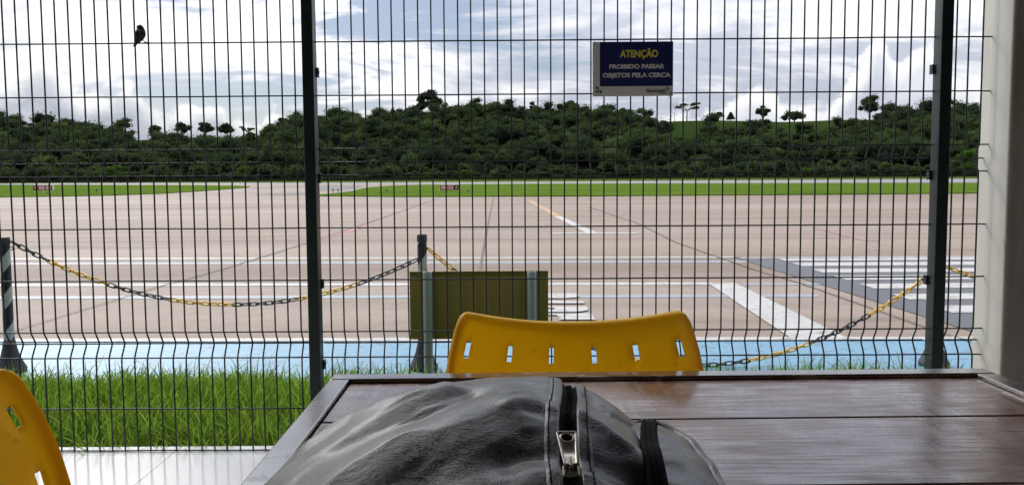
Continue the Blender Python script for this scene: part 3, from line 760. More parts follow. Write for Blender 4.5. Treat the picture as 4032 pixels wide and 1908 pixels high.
# warning sign hung on the fence
def warning_sign():
    Yn = fy(.4)-.012
    tl = onY(1491*S, 106*S, Yn); tr = onY(1694*S, 104*S, Yn); bl_ = onY(1491*S, 243*S, Yn)
    w_ = tr.x-tl.x; h_ = tl.z-bl_.z
    rt_ = empty('warning_sign', (tl.x, Yn, bl_.z), 0, 'blue and white Portuguese warning sign wired high on the mesh fence', 'sign')
    rt_.rotation_euler = (0, math.atan2(-(tr.z-tl.z), w_)*.6, 0)
    def X(u): return u*w_
    def Z(v): return (1-v)*h_
    mb = MB(); mb.box((0, 0, 0), (w_, .004, h_)); mb.build('plate', M['white_paint'], rt_, False, .0008)
    # navy field with one rounded lower-left corner; fractions from the close-up (232..1560, 150..1050)
    def U(x): return (x-226)/1332
    def Vv(y): return (y-145)/908
    x0, x1, y0, y1 = X(U(345)), w_-.0006, Z(Vv(886)), h_-.0004
    r = .006; poly = [(x1, y0), (x1, y1), (x0, y1)]+[(x0+r-r*math.cos(t), y0+r-r*math.sin(t)) for t in np.linspace(0, math.pi/2, 7)]
    mb = MB(); mb.prism(poly, -.0012, -.0002); mb.build('blue_panel', M['navy'], rt_)
    def line(nm, s, xa, xb, yb, hpx, mat, bold=.0, shear=0.0):
        return text_mesh(nm, s, hpx/908*h_/.72, mat, rt_, (X(U(xa)), -.0019, Z(Vv(yb))), bold=bold, width=X(U(xb))-X(U(xa)), shear=shear)
    line('lettering', 'ATENÇÃO', 676, 1308, 402, 118, M['sign_yellow'], .0014)
    line('lettering', 'PROIBIDO PASSAR', 500, 1412, 592, 72, M['white_paint'], .0009)
    line('lettering', 'OBJETOS PELA CERCA', 392, 1516, 736, 72, M['white_paint'], .0009)
    line('lettering', 'Socicam', 1112, 1436, 996, 66, M['sign_black'], .0001, .18)
    line('lettering', 'Terminais', 1322, 1430, 1019, 16, M['sign_black'])
    def chev(nm, x, y, s, mat, fl):   # corner-shaped arrow: bar plus side with a pointed end
        p = [(0, 0), (1, 0), (1, .55), (.62, 1.0), (.62, .42), (0.25, .42)]
        if fl == 'r': pass
        q = [(X(U(x+a*s)), Z(Vv(y+b*s))) for a, b in p][::-1]
        m_ = MB(); m_.prism(q, -.0014, -.0002); m_.build(nm, mat, rt_)
    chev('emblem', 268, 897, 58, M['navy'], 'r'); chev('emblem', 318, 957, 58, M['navy'], 'r'); chev('emblem', 258, 957, 55, M['sign_green'], 'r')
    chev('emblem', 1440, 899, 32, M['navy'], 'r'); chev('emblem', 1468, 932, 30, M['navy'], 'r'); chev('emblem', 1440, 930, 24, M['sign_green'], 'r')
    mb = MB(); c = [(X(U(1515)), -.003, Z(Vv(985)))]
    mb.tube([(X(U(1510)), .014, Z(Vv(990))), (X(U(1512)), -.002, Z(Vv(985))), (X(U(1530)), -.004, Z(Vv(1000))), (X(U(1518)), -.003, Z(Vv(1050))), (X(U(1455)), -.004, Z(Vv(1105)))], .0009, 5)
    mb.tube([(X(U(1530)), .012, Z(Vv(985))), (X(U(1518)), -.003, Z(Vv(995))), (X(U(1505)), -.002, Z(Vv(1062)))], .0009, 5)
    mb.build('tie_wire', M['wire'], rt_)
    mb = MB(); mb.tube([(X(U(265)), .012, Z(Vv(110))), (X(U(262)), -.001, Z(Vv(140))), (X(U(258)), -.002, Z(Vv(185)))], .0008, 5); mb.build('tie_wire', M['wire'], rt_)
    mb = MB(); mb.tube([(X(U(1530)), .012, Z(Vv(105))), (X(U(1528)), -.001, Z(Vv(140))), (X(U(1524)), -.002, Z(Vv(170)))], .0008, 5); mb.build('tie_wire', M['wire'], rt_)
warning_sign()

# ------------------------------------------------------------------ bird on the wire
def bird():
    Y = fy(-1.4)-.006
    def P(x, y): return onY(450+x*.13123, 60+y*.13123, Y)       # close-up pixels
    base = P(800, 835)
    rt_ = empty('bird', base, 0, 'small dark finch perched on a fence wire at upper left', 'bird')
    def L(x, y, dy=0.0): p = P(x, y)-base; return Vector((p.x, p.y+dy, p.z))
    # one continuous body: spine from tail tip to crown, with a radius at each point
    ctl = [((590, 955), .0028), ((618, 905), .0036), ((655, 840), .0052), ((700, 770), .0100), ((745, 690), .0160), ((780, 600), .0190), ((795, 510), .0182), ((790, 430), .0148), ((775, 370), .0122), ((755, 325), .0085), ((740, 300), .0035)]
    pts = [L(*c) for c, r in ctl]; rad = [r for c, r in ctl]
    N = 18; V = []; Fs = []
    for i, p in enumerate(pts):
        t = (pts[min(i+1, len(pts)-1)]-pts[max(i-1, 0)]).normalized(); a = Vector((0, 1, 0)); b = t.cross(a).normalized()
        flat = .35 if i < 3 else (.62 if i == 3 else 1.0)
        for k in range(N):
            an = 2*math.pi*k/N; V.append(p+b*(math.cos(an)*rad[i]*(1.55 if i < 2 else 1))+a*(math.sin(an)*rad[i]*flat*.95))
    for i in range(len(pts)-1):
        for k in range(N):
            k2 = (k+1) % N; Fs.append((i*N+k, i*N+k2, (i+1)*N+k2, (i+1)*N+k))
    Fs.append(tuple(range(N))); Fs.append(tuple((len(pts)-1)*N+k for k in range(N-1, -1, -1)))
    me = bpy.data.meshes.new('body'); me.from_pydata([tuple(v) for v in V], [], Fs)
    o = link_mesh('body', me, [M['bird'], M['rufous']], rt_, True)
    ss = o.modifiers.new('subdivision', 'SUBSURF'); ss.levels = 2; ss.render_levels = 2
    # rufous lower belly and under-tail
    for p in me.polygons:
        c = p.center
        if p.normal.x > .45 and c.z < L(0, 560).z: p.material_index = 1
    for s in (-1, 1):                       # folded wings
        m_ = MB(); wp = [L(835, 470, s*.013), L(790, 560, s*.0185), L(735, 680, s*.016), L(680, 790, s*.009), L(625, 890, s*.005)]
        m_.tube(wp, [.006, .0105, .0095, .006, .0018], 8); w_ = m_.build('wing', M['bird'], rt_, True)
    m_ = MB(); m_.tube([L(715, 345), L(690, 350), L(655, 362)], [.0050, .0034, .0005], 8); m_.build('beak', M['black_plastic'], rt_, True)
    m_ = MB(); m_.tube([L(712, 385), L(690, 400), L(672, 410)], [.0040, .0024, .0004], 8); m_.build('beak', M['black_plastic'], rt_, True)
    for s in (-1, 1):
        m_ = MB(); m_.tube([L(735, 345, s*.0100), L(735, 344, s*.0118)], .0016, 8); m_.build('eye', M['black_plastic'], rt_, True)
    for k, (xx, dy) in enumerate(((950, -.003), (985, .003))):
        m_ = MB(); m_.tube([L(835, 745, dy), L(880, 780, dy), L(xx-20, 812, dy)], [.0022, .0011, .0010], 6)
        for tdx in (-22, 0, 20):
            m_.tube([L(xx-20, 812, dy), L(xx+tdx*.4, 815, dy-.003), L(xx+tdx, 838, dy-.004), L(xx+tdx-6, 868, dy+.001)], [.0012, .0012, .0010, .0006], 6)
        m_.build('leg', M['bird'], rt_, True)
bird()

# ------------------------------------------------------------------ bollards and plastic chain
def stripe_mat():
    m, T, b = newmat('striped_bollard_paint')
    oc = T.node('ShaderNodeTexCoord').outputs['Object']; s = T.node('ShaderNodeSeparateXYZ', {0: oc}).outputs
    an = T.m('DIVIDE', T.m('ARCTAN2', s[1], s[0]), 2*math.pi)
    fr = T.m('FRACT', T.m('ADD', T.m('SUBTRACT', T.m('DIVIDE', s[2], .245), an), .55))
    e = T.sstep(T.noise(oc, 60, 4), .62, .75)
    c = T.mix(T.m('GREATER_THAN', fr, .58), (.012, .012, .014), (.34, .355, .31))
    c = T.mix(T.m('MULTIPLY', e, .5), c, (.05, .05, .05))
    T.set(b.inputs['Base Color'], c); b.inputs['Roughness'].default_value = .45
    M['stripe'] = m
stripe_mat()
BY = 4.98
def make_bollard(loc, rz, label):
    rt_ = empty('bollard', loc, rz, label, 'bollard', 'striped chain bollards along the blue walkway')
    m_ = MB(); m_.lathe([(.094, .004), (.096, .02), (.090, .032), (.072, .07), (.055, .115), (.043, .165), (.037, .205), (.0335, .22)], 28); m_.build('base', M['rubber'], rt_, True)
    m_ = MB(); m_.lathe([(.0315, .20), (.0315, .872)], 28); shade_auto(m_.build('pole', M['stripe'], rt_))
    m_ = MB(); m_.lathe([(.034, .862), (.034, .900), (.030, .908), (.012, .911)], 28); shade_auto(m_.build('cap', M['rubber'], rt_))
    for s in (-1, 1):
        m_ = MB(); m_.tube([(s*.028, 0, .842), (s*.046, 0, .842), (s*.050, 0, .834), (s*.046, 0, .824), (s*.036, 0, .822)], .0035, 6)
        m_.build('hook', M['rubber'], rt_, True)
    return rt_
bxs = [gy(18, 700, BY).x, gy(1063, 700, BY).x, gy(2356, 700, BY).x]
bxs = [bxs[0]-2.74]+bxs+[bxs[2]+3.0]
make_bollard((bxs[0], BY, .004), 2.0, 'striped bollard standing outside the left edge of the photo')
make_bollard((bxs[1], BY-.01, .004), .3, 'black and white striped bollard at the left edge, behind the yellow chair')
make_bollard((bxs[2], BY, .004), 1.1, 'black and white striped bollard rising behind the yellow board')
make_bollard((bxs[3], BY, .004), 2.2, 'striped bollard almost hidden behind the right fence post')
make_bollard((bxs[4], BY, .004), .2, 'striped bollard hidden behind the white pillar')
def link_mesh_make(name, mat):
    m_ = MB(); pts = []
    a, b = .022, .0125
    for k in range(6): t = -math.pi/2+math.pi*k/5; pts.append((a+b*math.cos(t), b*math.sin(t), 0))
    for k in range(6): t = math.pi/2+math.pi*k/5; pts.append((-a+b*math.cos(t), b*math.sin(t), 0))
    m_.tube(pts, .0050, 8, closed=True)
    me = bpy.data.meshes.new(name); bm = bmesh.new(); vs = [bm.verts.new(p) for p in m_.v]
    for f in m_.f: bm.faces.new([vs[i] for i in f])
    bmesh.ops.recalc_face_normals(bm, faces=bm.faces); bm.to_mesh(me); bm.free(); me.materials.append(mat)
    me.polygons.foreach_set('use_smooth', [True]*len(me.polygons)); return me
LB = link_mesh_make('black_link', M['black_plastic']); LY = link_mesh_make('yellow_link', M['yellow_plastic'])
def chain(p0, p1, low, colours, label):
    """hang from p0 to p1 with its lowest height at z=low; colours = (name of first run, [run lengths])"""
    p0, p1 = Vector(p0), Vector(p1)
    # parabola through both ends with the given minimum
    A_, B_ = p0.z-low, p1.z-low; t0 = math.sqrt(A_)/(math.sqrt(A_)+math.sqrt(B_)); k = A_/t0**2
    fn = lambda t: Vector((p0.x+(p1.x-p0.x)*t, p0.y+(p1.y-p0.y)*t, low+k*(t-t0)**2))
    N = 600; P = [fn(i/N) for i in range(N+1)]; s = [0]
    for i in range(N): s.append(s[-1]+(P[i+1]-P[i]).length)
    L_ = s[-1]; n = max(2, round(L_/.0535)); rt_ = empty('chain', p0, 0, label, 'chain', 'black and yellow plastic chains between the bollards')
    first, runs = colours; seq = []; c = first
    for q in runs: seq += [c]*q; c = 'b' if c == 'y' else 'y'
    rg = random.Random(n)
    for i in range(n):
        d = (i+.5)/n*L_; j = int(np.searchsorted(s, d))-1; j = max(0, min(N-1, j)); p = P[j].lerp(P[j+1], (d-s[j])/(s[j+1]-s[j])); tan = (P[min(N, j+4)]-P[max(0, j-4)]).normalized()
        col = seq[min(i, len(seq)-1)]
        o = bpy.data.objects.new('black_link' if col == 'b' else 'yellow_link', LB if col == 'b' else LY); COL.objects.link(o); o.parent = rt_
        q = tan.to_track_quat('X', 'Z').to_matrix().to_4x4()
        roll_ = (R(48) if i % 2 else R(-42))+rg.uniform(-.2, .2)
        o.matrix_local = Matrix.Translation(p-p0) @ q @ Matrix.Rotation(roll_, 4, 'X')
    return rt_
zc = lambda px, py: gy(px, py, BY).z
chain((bxs[0]+.05, BY, .83), (bxs[1]-.04, BY, zc(6, 630)), .5, ('b', [8]*9), 'chain reaching the left edge bollard from outside the photo')
chain((bxs[1]+.045, BY, zc(36, 608)), (bxs[2]-.036, BY-.012, zc(1050, 652)), zc(590, 765), ('b', [5]+[8]*9), 'black and yellow chain sagging left of the yellow board, between the first two bollards')
chain((bxs[2]+.04, BY, zc(1074, 625)), (bxs[3]-.045, BY, zc(2330, 690)), zc(1640, 919), ('y', [4]+[8]*12), 'long low chain passing behind the yellow chair back')
chain((bxs[3]+.045, BY, zc(2376, 668)), (bxs[4]-.045, BY, .83), .42, ('y', [8]*12), 'short yellow chain piece between the right fence post and the pillar')

# ------------------------------------------------------------------ yellow board on two pipes (seen from behind)
def board():
    Y = 4.30
    rt_ = empty('yellow_board', (0, Y, .06), 0, 'plain yellow board on two grey pipes, seen from its back', 'sign')
    def q(px, py, Yq=Y): return gy(px, py, Yq)
    Yb = Y+.032
    a = q(1030, 682, Yb); b = q(1379, 682, Yb); c = q(1030, 852, Yb)
    mb = MB(); mb.box((a.x, .030, c.z-.06), (b.x, .036, a.z-.06)); mb.build('panel', M['board'], rt_, False, .001)
    mb = MB()
    for z in (a.z-.06-.003, c.z-.06+.003): mb.box((a.x, .022, z-.003), (b.x, .0298, z+.003))
    for k in range(1, 10):
        x = a.x+(b.x-a.x)*k/10; mb.box((x-.0025, .0275, c.z-.06+.008), (x+.0025, .0299, a.z-.06-.008))
    mb.build('stiffener', M['board'], rt_)
    for px, py in ((1075, 684), (1338, 683)):
        p = q(px, py); m_ = MB(); r = .0262
        m_.lathe([(r, -.16), (r, p.z-.06), (r-.004, p.z-.06), (r-.004, p.z-.09)], 24, (p.x, 0, 0)); shade_auto(m_.build('pipe', M['pvc'], rt_))
board()

# ------------------------------------------------------------------ runway signs and edge lights
def runway_sign(x0, x1, yt, yb, Y, order, label):
    a = onY(x0, yt, Y); b = onY(x1, yt, Y); c = onY(x0, yb, Y); w_ = b.x-a.x; h_ = a.z-c.z
    rt_ = empty('runway_sign', (a.x, Y, .06), 0, label, 'sign', 'red and black runway signs on the grass')
    zb = c.z-.06
    mb = MB(); mb.box((-.022, 0, zb-.022), (w_+.022, .16, zb+h_+.022)); mb.build('frame', M['white_paint'], rt_, False, .01)
    red = .76
    xr = (0, w_*red) if order == 'RA' else (w_*(1-red), w_); xa = (w_*red, w_) if order == 'RA' else (0, w_*(1-red))
    mb = MB(); mb.box((xr[0], -.014, zb), (xr[1], -.002, zb+h_)); mb.build('red_panel', M['sign_red'], rt_)
    mb = MB(); mb.box((xa[0], -.013, zb), (xa[1], -.002, zb+h_)); mb.build('black_panel', M['sign_black'], rt_)
    text_mesh('lettering', '05-23', h_*.80, M['white_paint'], rt_, ((xr[0]+xr[1])/2, -.020, zb+h_*.22), align='CENTER', bold=.004, extr=.002, width=(xr[1]-xr[0])*.80)
    text_mesh('lettering', 'A', h_*.80, M['sign_orange'], rt_, ((xa[0]+xa[1])/2, -.020, zb+h_*.22), align='CENTER', bold=.004, extr=.002, width=(xa[1]-xa[0])*.56)
    for fx in (.12, .5, .88):
        m_ = MB(); m_.box((w_*fx-.03, .05, -.02), (w_*fx+.03, .11, zb-.03)); m_.build('leg', M['white_paint'], rt_)
runway_sign(1732.5, 1806, 728, 747.5, 62, 'RA', 'red and black runway sign on the grass, right-hand one, its yellow A on the right')
runway_sign(129, 206.5, 730, 748.5, 64, 'AR', 'red and black runway sign on the grass, left-hand one, its yellow A on the left')
def light(px, py, lab, k=1.0):
    p = onZ(px, py, .06); rt_ = empty('taxiway_light', (p.x, p.y, .055), 0, lab, 'light', 'small taxiway edge lights in the grass')
    s = k*p.y/52
    m_ = MB(); m_.lathe([(.05*s, 0), (.05*s, .02), (.022*s, .03), (.022*s, .16*s)], 12); m_.build('stem', M['sign_black'], rt_, True)
    m_ = MB(); m_.lathe([(.045*s, .16*s), (.055*s, .19*s), (.055*s, .25*s), (.035*s, .29*s), (.01*s, .30*s)], 12); m_.build('lens', M['lamp_blue'], rt_, True)
light(1311, 760, 'small dark edge light nearest the left tip of the right grass island')
light(1331, 760, 'small dark edge light second from the tip of the right grass island')
light(1523, 760, 'small dark edge light in the grass left of the right-hand runway sign')
light(1843, 760, 'small dark edge light in the grass right of the right-hand runway sign')
light(380, 759, 'small dark edge light in the left grass right of its runway sign')

# ------------------------------------------------------------------ grass in front of the walkway
def near_grass():
    rg = np.random.default_rng(11); n = 66000
    # tufts
    nt = 3200; tx = rg.uniform(-3.6, 2.3, nt); ty = 2.935+rg.uniform(0, 1, nt)*1.46; th = rg.uniform(.72, 1.2, nt); tl = rg.normal(size=(nt, 2))*.30
    ti = rg.integers(0, nt, n)
    x = tx[ti]+rg.normal(size=n)*.035; y = np.clip(ty[ti]+rg.normal(size=n)*.035, 2.925, 4.46)
    L = rg.uniform(.10, .30, n)*th[ti]*np.where(y > 4.2, .64, np.where(y > 3.8, .82, np.where(y > 3.4, .92, 1.0))); long_ = rg.uniform(0, 1, n) < .05; L = np.where(long_, L*1.4, L)
    w_ = rg.uniform(.0018, .0045, n); an = rg.uniform(0, 2*math.pi, n)
    lean = np.stack([np.cos(an), np.sin(an)], 1)*rg.uniform(.05, .55, n)[:, None]+tl[ti]*.6
    fa = rg.uniform(0, math.pi, n); sd = np.stack([np.cos(fa), np.sin(fa), 0*fa], 1)
    rows = []
    z0 = np.where(y > 4.05, .02, .09)
    droop = rg.uniform(.05, .55, n)+np.where(long_, .35, 0)
    for t, ww in ((0, .8), (.3, 1.0), (.6, .85), (.85, .5), (1.0, .06)):
        c = np.stack([x+lean[:, 0]*L*t**1.7, y+lean[:, 1]*L*t**1.7, z0+L*(t-droop*t**3)], 1)
        rows += [c-sd*(w_*ww)[:, None], c+sd*(w_*ww)[:, None]]
    V = np.stack(rows, 1).reshape(-1, 3)
    b = np.arange(n)[:, None]*10; Q = np.concatenate([b+np.array([[2*i, 2*i+1, 2*i+3, 2*i+2]]) for i in range(4)], 1).reshape(-1, 4)
    tn = np.clip(rg.normal(.40, .26, n)+(rg.uniform(0, 1, n) < .04)*.5+(th[ti]-1)*.3, 0, 1)
    o = fast_quads('grass', V, Q, M['grass_blade'], attrs={'tint': np.repeat(tn, 10)}, smooth=True)
    tag(o, 'long green grass in a strip just outside the mesh fence', 'grass', kind='stuff')
near_grass()

# ------------------------------------------------------------------ table
TZ = .950
def wood_mat(name, cols, rough=.22, ang=0.0):
    m, T, b = newmat(name)
    oc = T.node('ShaderNodeTexCoord').outputs['Object']
    oc = T.mapping(oc, rot=(0, 0, ang))
    g = T.noise(T.mapping(oc, (3.0, 30, 10)), 1.6, 7, .62, .3)          # grain along X
    g2 = T.noise(T.mapping(oc, (9, 150, 10)), 1.0, 4, .6)
    scr = T.noise(T.mapping(oc, (90, 5, 10), rot=(0, 0, .5)), 1.0, 3, .6)       # cross scuffs
    worn = T.noise(oc, 5.5, 6, .65, .4)
    c = T.mix(T.sstep(g, .35, .68), cols[0], cols[1])
    c = T.mix(T.m('MULTIPLY', T.sstep(g2, .56, .78), .4), c, cols[2])
    w_ = T.m('MULTIPLY', T.sstep(worn, .48, .68), T.sstep(T.m('ADD', g2, T.m('MULTIPLY', scr, .4)), .55, .85))
    c = T.mix(T.m('MULTIPLY', w_, .75), c, cols[3])
    T.set(b.inputs['Base Color'], c)
    T.set(b.inputs['Roughness'], T.m('ADD', T.m('ADD', rough, T.m('ADD', T.m('MULTIPLY', T.m('SUBTRACT', g2, .5), .26), T.m('MULTIPLY', T.m('SUBTRACT', scr, .5), .22))), T.m('MULTIPLY', T.sstep(worn, .4, .7), .22), clamp=True))
    b.inputs['Specular IOR Level'].default_value = .7
    T.set(b.inputs['Coat Weight'], T.m('MULTIPLY_ADD', T.sstep(T.m('ADD', g2, T.m('MULTIPLY', worn, .5)), .62, .90), -.75, 1.0)); b.inputs['Coat IOR'].default_value = 1.75; T.set(b.inputs['Coat Roughness'], T.m('MULTIPLY_ADD', T.sstep(scr, .35, .7), .12, .10))
    hgt = T.m('ADD', T.m('MULTIPLY', g, .7), T.m('ADD', T.m('MULTIPLY', g2, .5), T.m('MULTIPLY', scr, .35)))
    bn = T.node('ShaderNodeBump', {'Strength': .24, 'Distance': .0010, 'Height': hgt}).outputs[0]
    T.set(b.inputs['Normal'], bn); T.set(b.inputs['Coat Normal'], bn)
    return m
WC = [(.120, .048, .031), (.205, .097, .064), (.036, .015, .011), (.38, .27, .21)]
M['plank'] = wood_mat('varnished_planks', WC, .24)
def peeling(name, ang):
    m, T, b = newmat(name)
    oc = T.node('ShaderNodeTexCoord').outputs['Object']
    g = T.noise(T.mapping(oc, (4, 60, 20), rot=(0, 0, ang)), 1.2, 5, .6)
    c = T.mix(T.sstep(g, .35, .65), (.055, .032, .027), (.10, .065, .055))
    pe = T.sstep(T.noise(T.mapping(oc, (14, 30, 20), rot=(0, 0, ang)), 1.0, 6, .62, .5), .585, .60)
    c = T.mix(pe, c, (.27, .22, .19))
    T.set(b.inputs['Base Color'], c); T.set(b.inputs['Roughness'], T.m('MULTIPLY_ADD', pe, .4, T.m('MULTIPLY_ADD', g, .2, .16), clamp=True))
    b.inputs['Coat Weight'].default_value = 1.0; b.inputs['Coat IOR'].default_value = 2.3; b.inputs['Coat Roughness'].default_value = .15
    bn = T.node('ShaderNodeBump', {'Strength': .5, 'Distance': .0015, 'Height': T.m('ADD', T.m('MULTIPLY', pe, -.7), T.m('MULTIPLY', g, .5))}).outputs[0]
    T.set(b.inputs['Normal'], bn)
    return m
M['frame_x'] = peeling('peeling_varnish', 0); M['frame_y'] = peeling('peeling_varnish_rail', R(90))
def table():
    FZ = TZ+.0065
    fl = onZ(1315, 1471, FZ); fr = onZ(3872, 1447, FZ)
    tx0, tx1 = fl.x, fr.x; ty1 = (fl.y+fr.y)/2; ty0 = .26; rot = math.atan2(fr.y-fl.y, fr.x-fl.x)
    rt_ = empty('table', (tx0, fl.y, FLZ), rot, 'dark brown varnished wooden table with raised worn frame', 'table')
    wd = tx1-tx0; dp = ty1-ty0; z = TZ-FLZ; zf_ = FZ-FLZ; fw_ = .034
    def fr_box(name, a, b, mat): m_ = MB(); m_.box(a, b); return m_.build(name, M[mat], rt_, False, .0022, 2)
    fr_box('frame_rail', (0, -fw_, z-.045), (wd, 0, zf_), 'frame_x'); fr_box('frame_rail', (0, -dp, z-.045), (wd, -dp+fw_, zf_), 'frame_x')
    fr_box('frame_rail', (0, -dp+fw_+.0005, z-.045), (fw_, -fw_-.0005, zf_-.0003), 'frame_y'); fr_box('frame_rail', (wd-fw_, -dp+fw_+.0005, z-.045), (wd, -fw_-.0005, zf_-.0003), 'frame_y')
    ys_ = [-fw_-.002]
    seam = onZ(2900, 1651, TZ); ys1 = -(fl.y-seam.y)+.0
    ed = [-fw_-.003, ys1, ys1-.235, ys1-.47, ys1-.705, -dp+fw_+.003]; ed = [e for e in ed if e >= -dp+fw_+.003]
    if ed[-1] > -dp+fw_+.02: ed.append(-dp+fw_+.003)
    rg = np.random.default_rng(4)
    for i in range(len(ed)-1):
        m_ = MB(); n = 10
        y1, y0 = ed[i]-.0028, ed[i+1]+.0028; dz = rg.normal()*.0004
        m_.box((fw_+.002, y0, z-.024), (wd-fw_-.002, y1, z+dz)); m_.build('plank', M['plank'], rt_, False, .0014, 2)
    m_ = MB(); m_.box((fw_+.001, -dp+fw_+.001, z-.040), (wd-fw_-.001, -fw_-.001, z-.0255)); m_.build('backing', M['dark_wood'], rt_)
    for xx in (.03, wd-.09):
        for yy in (-.09, -dp+.03):
            m_ = MB(); m_.box((xx, yy, 0), (xx+.06, yy+.06, z-.0455)); m_.build('leg', M['dark_wood'], rt_, False, .004)
    for a, b in (((.091, -.07, z-.13), (wd-.091, -.045, z-.046)), ((.091, -dp+.045, z-.13), (wd-.091, -dp+.07, z-.046))):
        m_ = MB(); m_.box(a, b); m_.build('apron', M['dark_wood'], rt_)
table()

# ------------------------------------------------------------------ yellow plastic chairs
def chair_mat():
    m, T, b = newmat('yellow_chair_plastic')
    oc = T.node('ShaderNodeTexCoord').outputs['Object']
    n = T.noise(oc, 5, 5, .6); sm = T.noise(T.mapping(oc, (1, 1, 1.6)), 26, 5, .65, .4)
    c = T.mix(T.sstep(n, .3, .7), (.86, .58, .022), (.90, .62, .03))
    c = T.mix(T.m('MULTIPLY', T.sstep(sm, .60, .74), .50), c, (.22, .09, .02))
    T.set(b.inputs['Base Color'], c); b.inputs['Roughness'].default_value = .46
    b.inputs['Subsurface Weight'].default_value = 0; b.inputs['Subsurface Radius'].default_value = (.02, .01, .003); b.inputs['Subsurface Scale'].default_value = .4
    T.set(b.inputs['Normal'], T.node('ShaderNodeBump', {'Strength': .12, 'Distance': .0006, 'Height': T.noise(oc, 500, 2, .6)}).outputs[0])
    tr = T.node('ShaderNodeBsdfTranslucent', {0: T.mix(.5, c, (.98, .74, .07))}); mx = T.node('ShaderNodeMixShader', {0: .52, 1: b.outputs[0], 2: tr.outputs[0]})
    T.l.new(mx.outputs[0], T.n['Material Output'].inputs[0])
    M['chair'] = m
chair_mat()
def back_pt(s, z):
    """inner face of the backrest: s across (-1..1), z height above floor"""
    t = max(0, min(1, (z-.40)/.40))
    hw = np.interp(z, [.40, .50, .60, .69, .74, .78, .805], [.225, .243, .247, .241, .2335, .2235, .2135])
    y = .255+.020*t+.048*t**3                       # recline
    y += .034*(1-s*s)-.016                       # hollow across
    e = max(0, abs(s)-.87)/.13
    y -= .013*e*e*(1.3-.7*t)                  # wings bend forward
    x = s*hw
    dip = .029*(1-abs(s)**2.1)
    return x, y, z-dip*t
def make_chair(label):
    rt_ = empty('plastic_chair', (0, 0, 0), 0, label, 'chair', 'yellow plastic chairs at the table')
    # backrest with slots: grid lines run along every slot edge
    sc = [-.88, -.53, -.18, .18, .53, .88]; hs = .0200
    rows = [(.744, .778-.0), (.625, .672), (.515, .562)]
    rows = [(.733, .763), (.636, .666), (.539, .569)]
    us = sorted(set([-1, -.993, -.98, -.96, -.93, .93, .96, .98, .993, 1]+[c+d for c in sc for d in (-hs, -hs*.6, 0, hs*.6, hs)]+list(np.round(np.linspace(-.8, .8, 23), 3))))
    u2 = [us[0]]
    for u in us[1:]:
        if u-u2[-1] > .004: u2.append(u)
    us = u2
    zs = sorted(set([.40, .43, .47, .79, .797, .802, .805]+[q for r_ in rows for q in (r_[0], r_[0]+.005, r_[1]-.005, r_[1])]+[.585, .69, .70, .715, .775, .785, .60, .615, .52, .50]))
    V = []; idm = {}
    for i, u in enumerate(us):
        for j, z in enumerate(zs):
            # rounded top corners
            uu, zz = u, z
            if abs(u) > .96 and z > .79:
                a = (abs(u)-.96)/.04; b_ = (z-.79)/.015
                k = max(a, b_); l = math.hypot(a, b_)
                if l > 0: f_ = k/l; uu = math.copysign(.96+.04*a*f_, u); zz = .79+.015*b_*f_
            idm[i, j] = len(V); V.append(back_pt(uu, zz))
    Fs = []
    for i in range(len(us)-1):
        for j in range(len(zs)-1):
            uc, zc_ = (us[i]+us[i+1])/2, (zs[j]+zs[j+1])/2
            if any(abs(uc-c) < hs and r_[0] < zc_ < r_[1] for c in sc for r_ in rows):
                continue
            Fs.append((idm[i, j], idm[i+1, j], idm[i+1, j+1], idm[i, j+1]))
    # rim that turns back along the sides and top
    bnd = [(0, j) for j in range(len(zs))]+[(i, len(zs)-1) for i in range(1, len(us))]+[(len(us)-1, j) for j in range(len(zs)-2, -1, -1)]
    prev = [idm[b] for b in bnd]
    for (out, back) in ((.0035, .003), (.005, .010), (.005, .020)):
        cur = []
        for q, b in enumerate(bnd):
            p = Vector(V[idm[b]]); a = Vector(V[idm[bnd[max(0, q-1)]]]); c = Vector(V[idm[bnd[min(len(bnd)-1, q+1)]]])
            t = (c-a); t.y = 0; t.normalize(); nrm = Vector((-t.z, 0, t.x))
            cur.append(len(V)); V.append(tuple(p+nrm*out+Vector((0, back, 0))))
        for q in range(len(bnd)-1): Fs.append((prev[q], cur[q], cur[q+1], prev[q+1]))
        prev = cur
    o = obj('backrest', V, Fs, M['chair'], rt_)
    bm = bmesh.new(); bm.from_mesh(o.data); bmesh.ops.recalc_face_normals(bm, faces=bm.faces)
    c = [f for f in bm.faces if abs(f.calc_center_median().x) < .05]
    if sum(f.normal.y for f in c) > 0: bmesh.ops.reverse_faces(bm, faces=bm.faces)
    bm.to_mesh(o.data); bm.free()
    sd = o.modifiers.new('thickness', 'SOLIDIFY'); sd.thickness = .0045; sd.offset = -1
    shade_auto(o, 50)
    # seat
    V = []; Fs = []; nu, nv = 21, 18
    for i in range(nu):
        for j in range(nv):
            u = -1+2*i/(nu-1); v = j/(nv-1)
            hw = .225+.015*math.sin(v*math.pi); yy = -.23+v*.44
            z = .44-.012*(1-u*u)*math.sin(v*math.pi)-.03*max(0, (.12-v)/.12)**2+.02*max(0, abs(u)-.85)/.15-.03*v
            V.append((u*hw, yy, z))
    for i in range(nu-1):
        for j in range(nv-1): Fs.append((i*nv+j, (i+1)*nv+j, (i+1)*nv+j+1, i*nv+j+1))
    o = obj('seat', V, Fs, M['chair'], rt_, True); sd = o.modifiers.new('thickness', 'SOLIDIFY'); sd.thickness = .005; sd.offset = 0
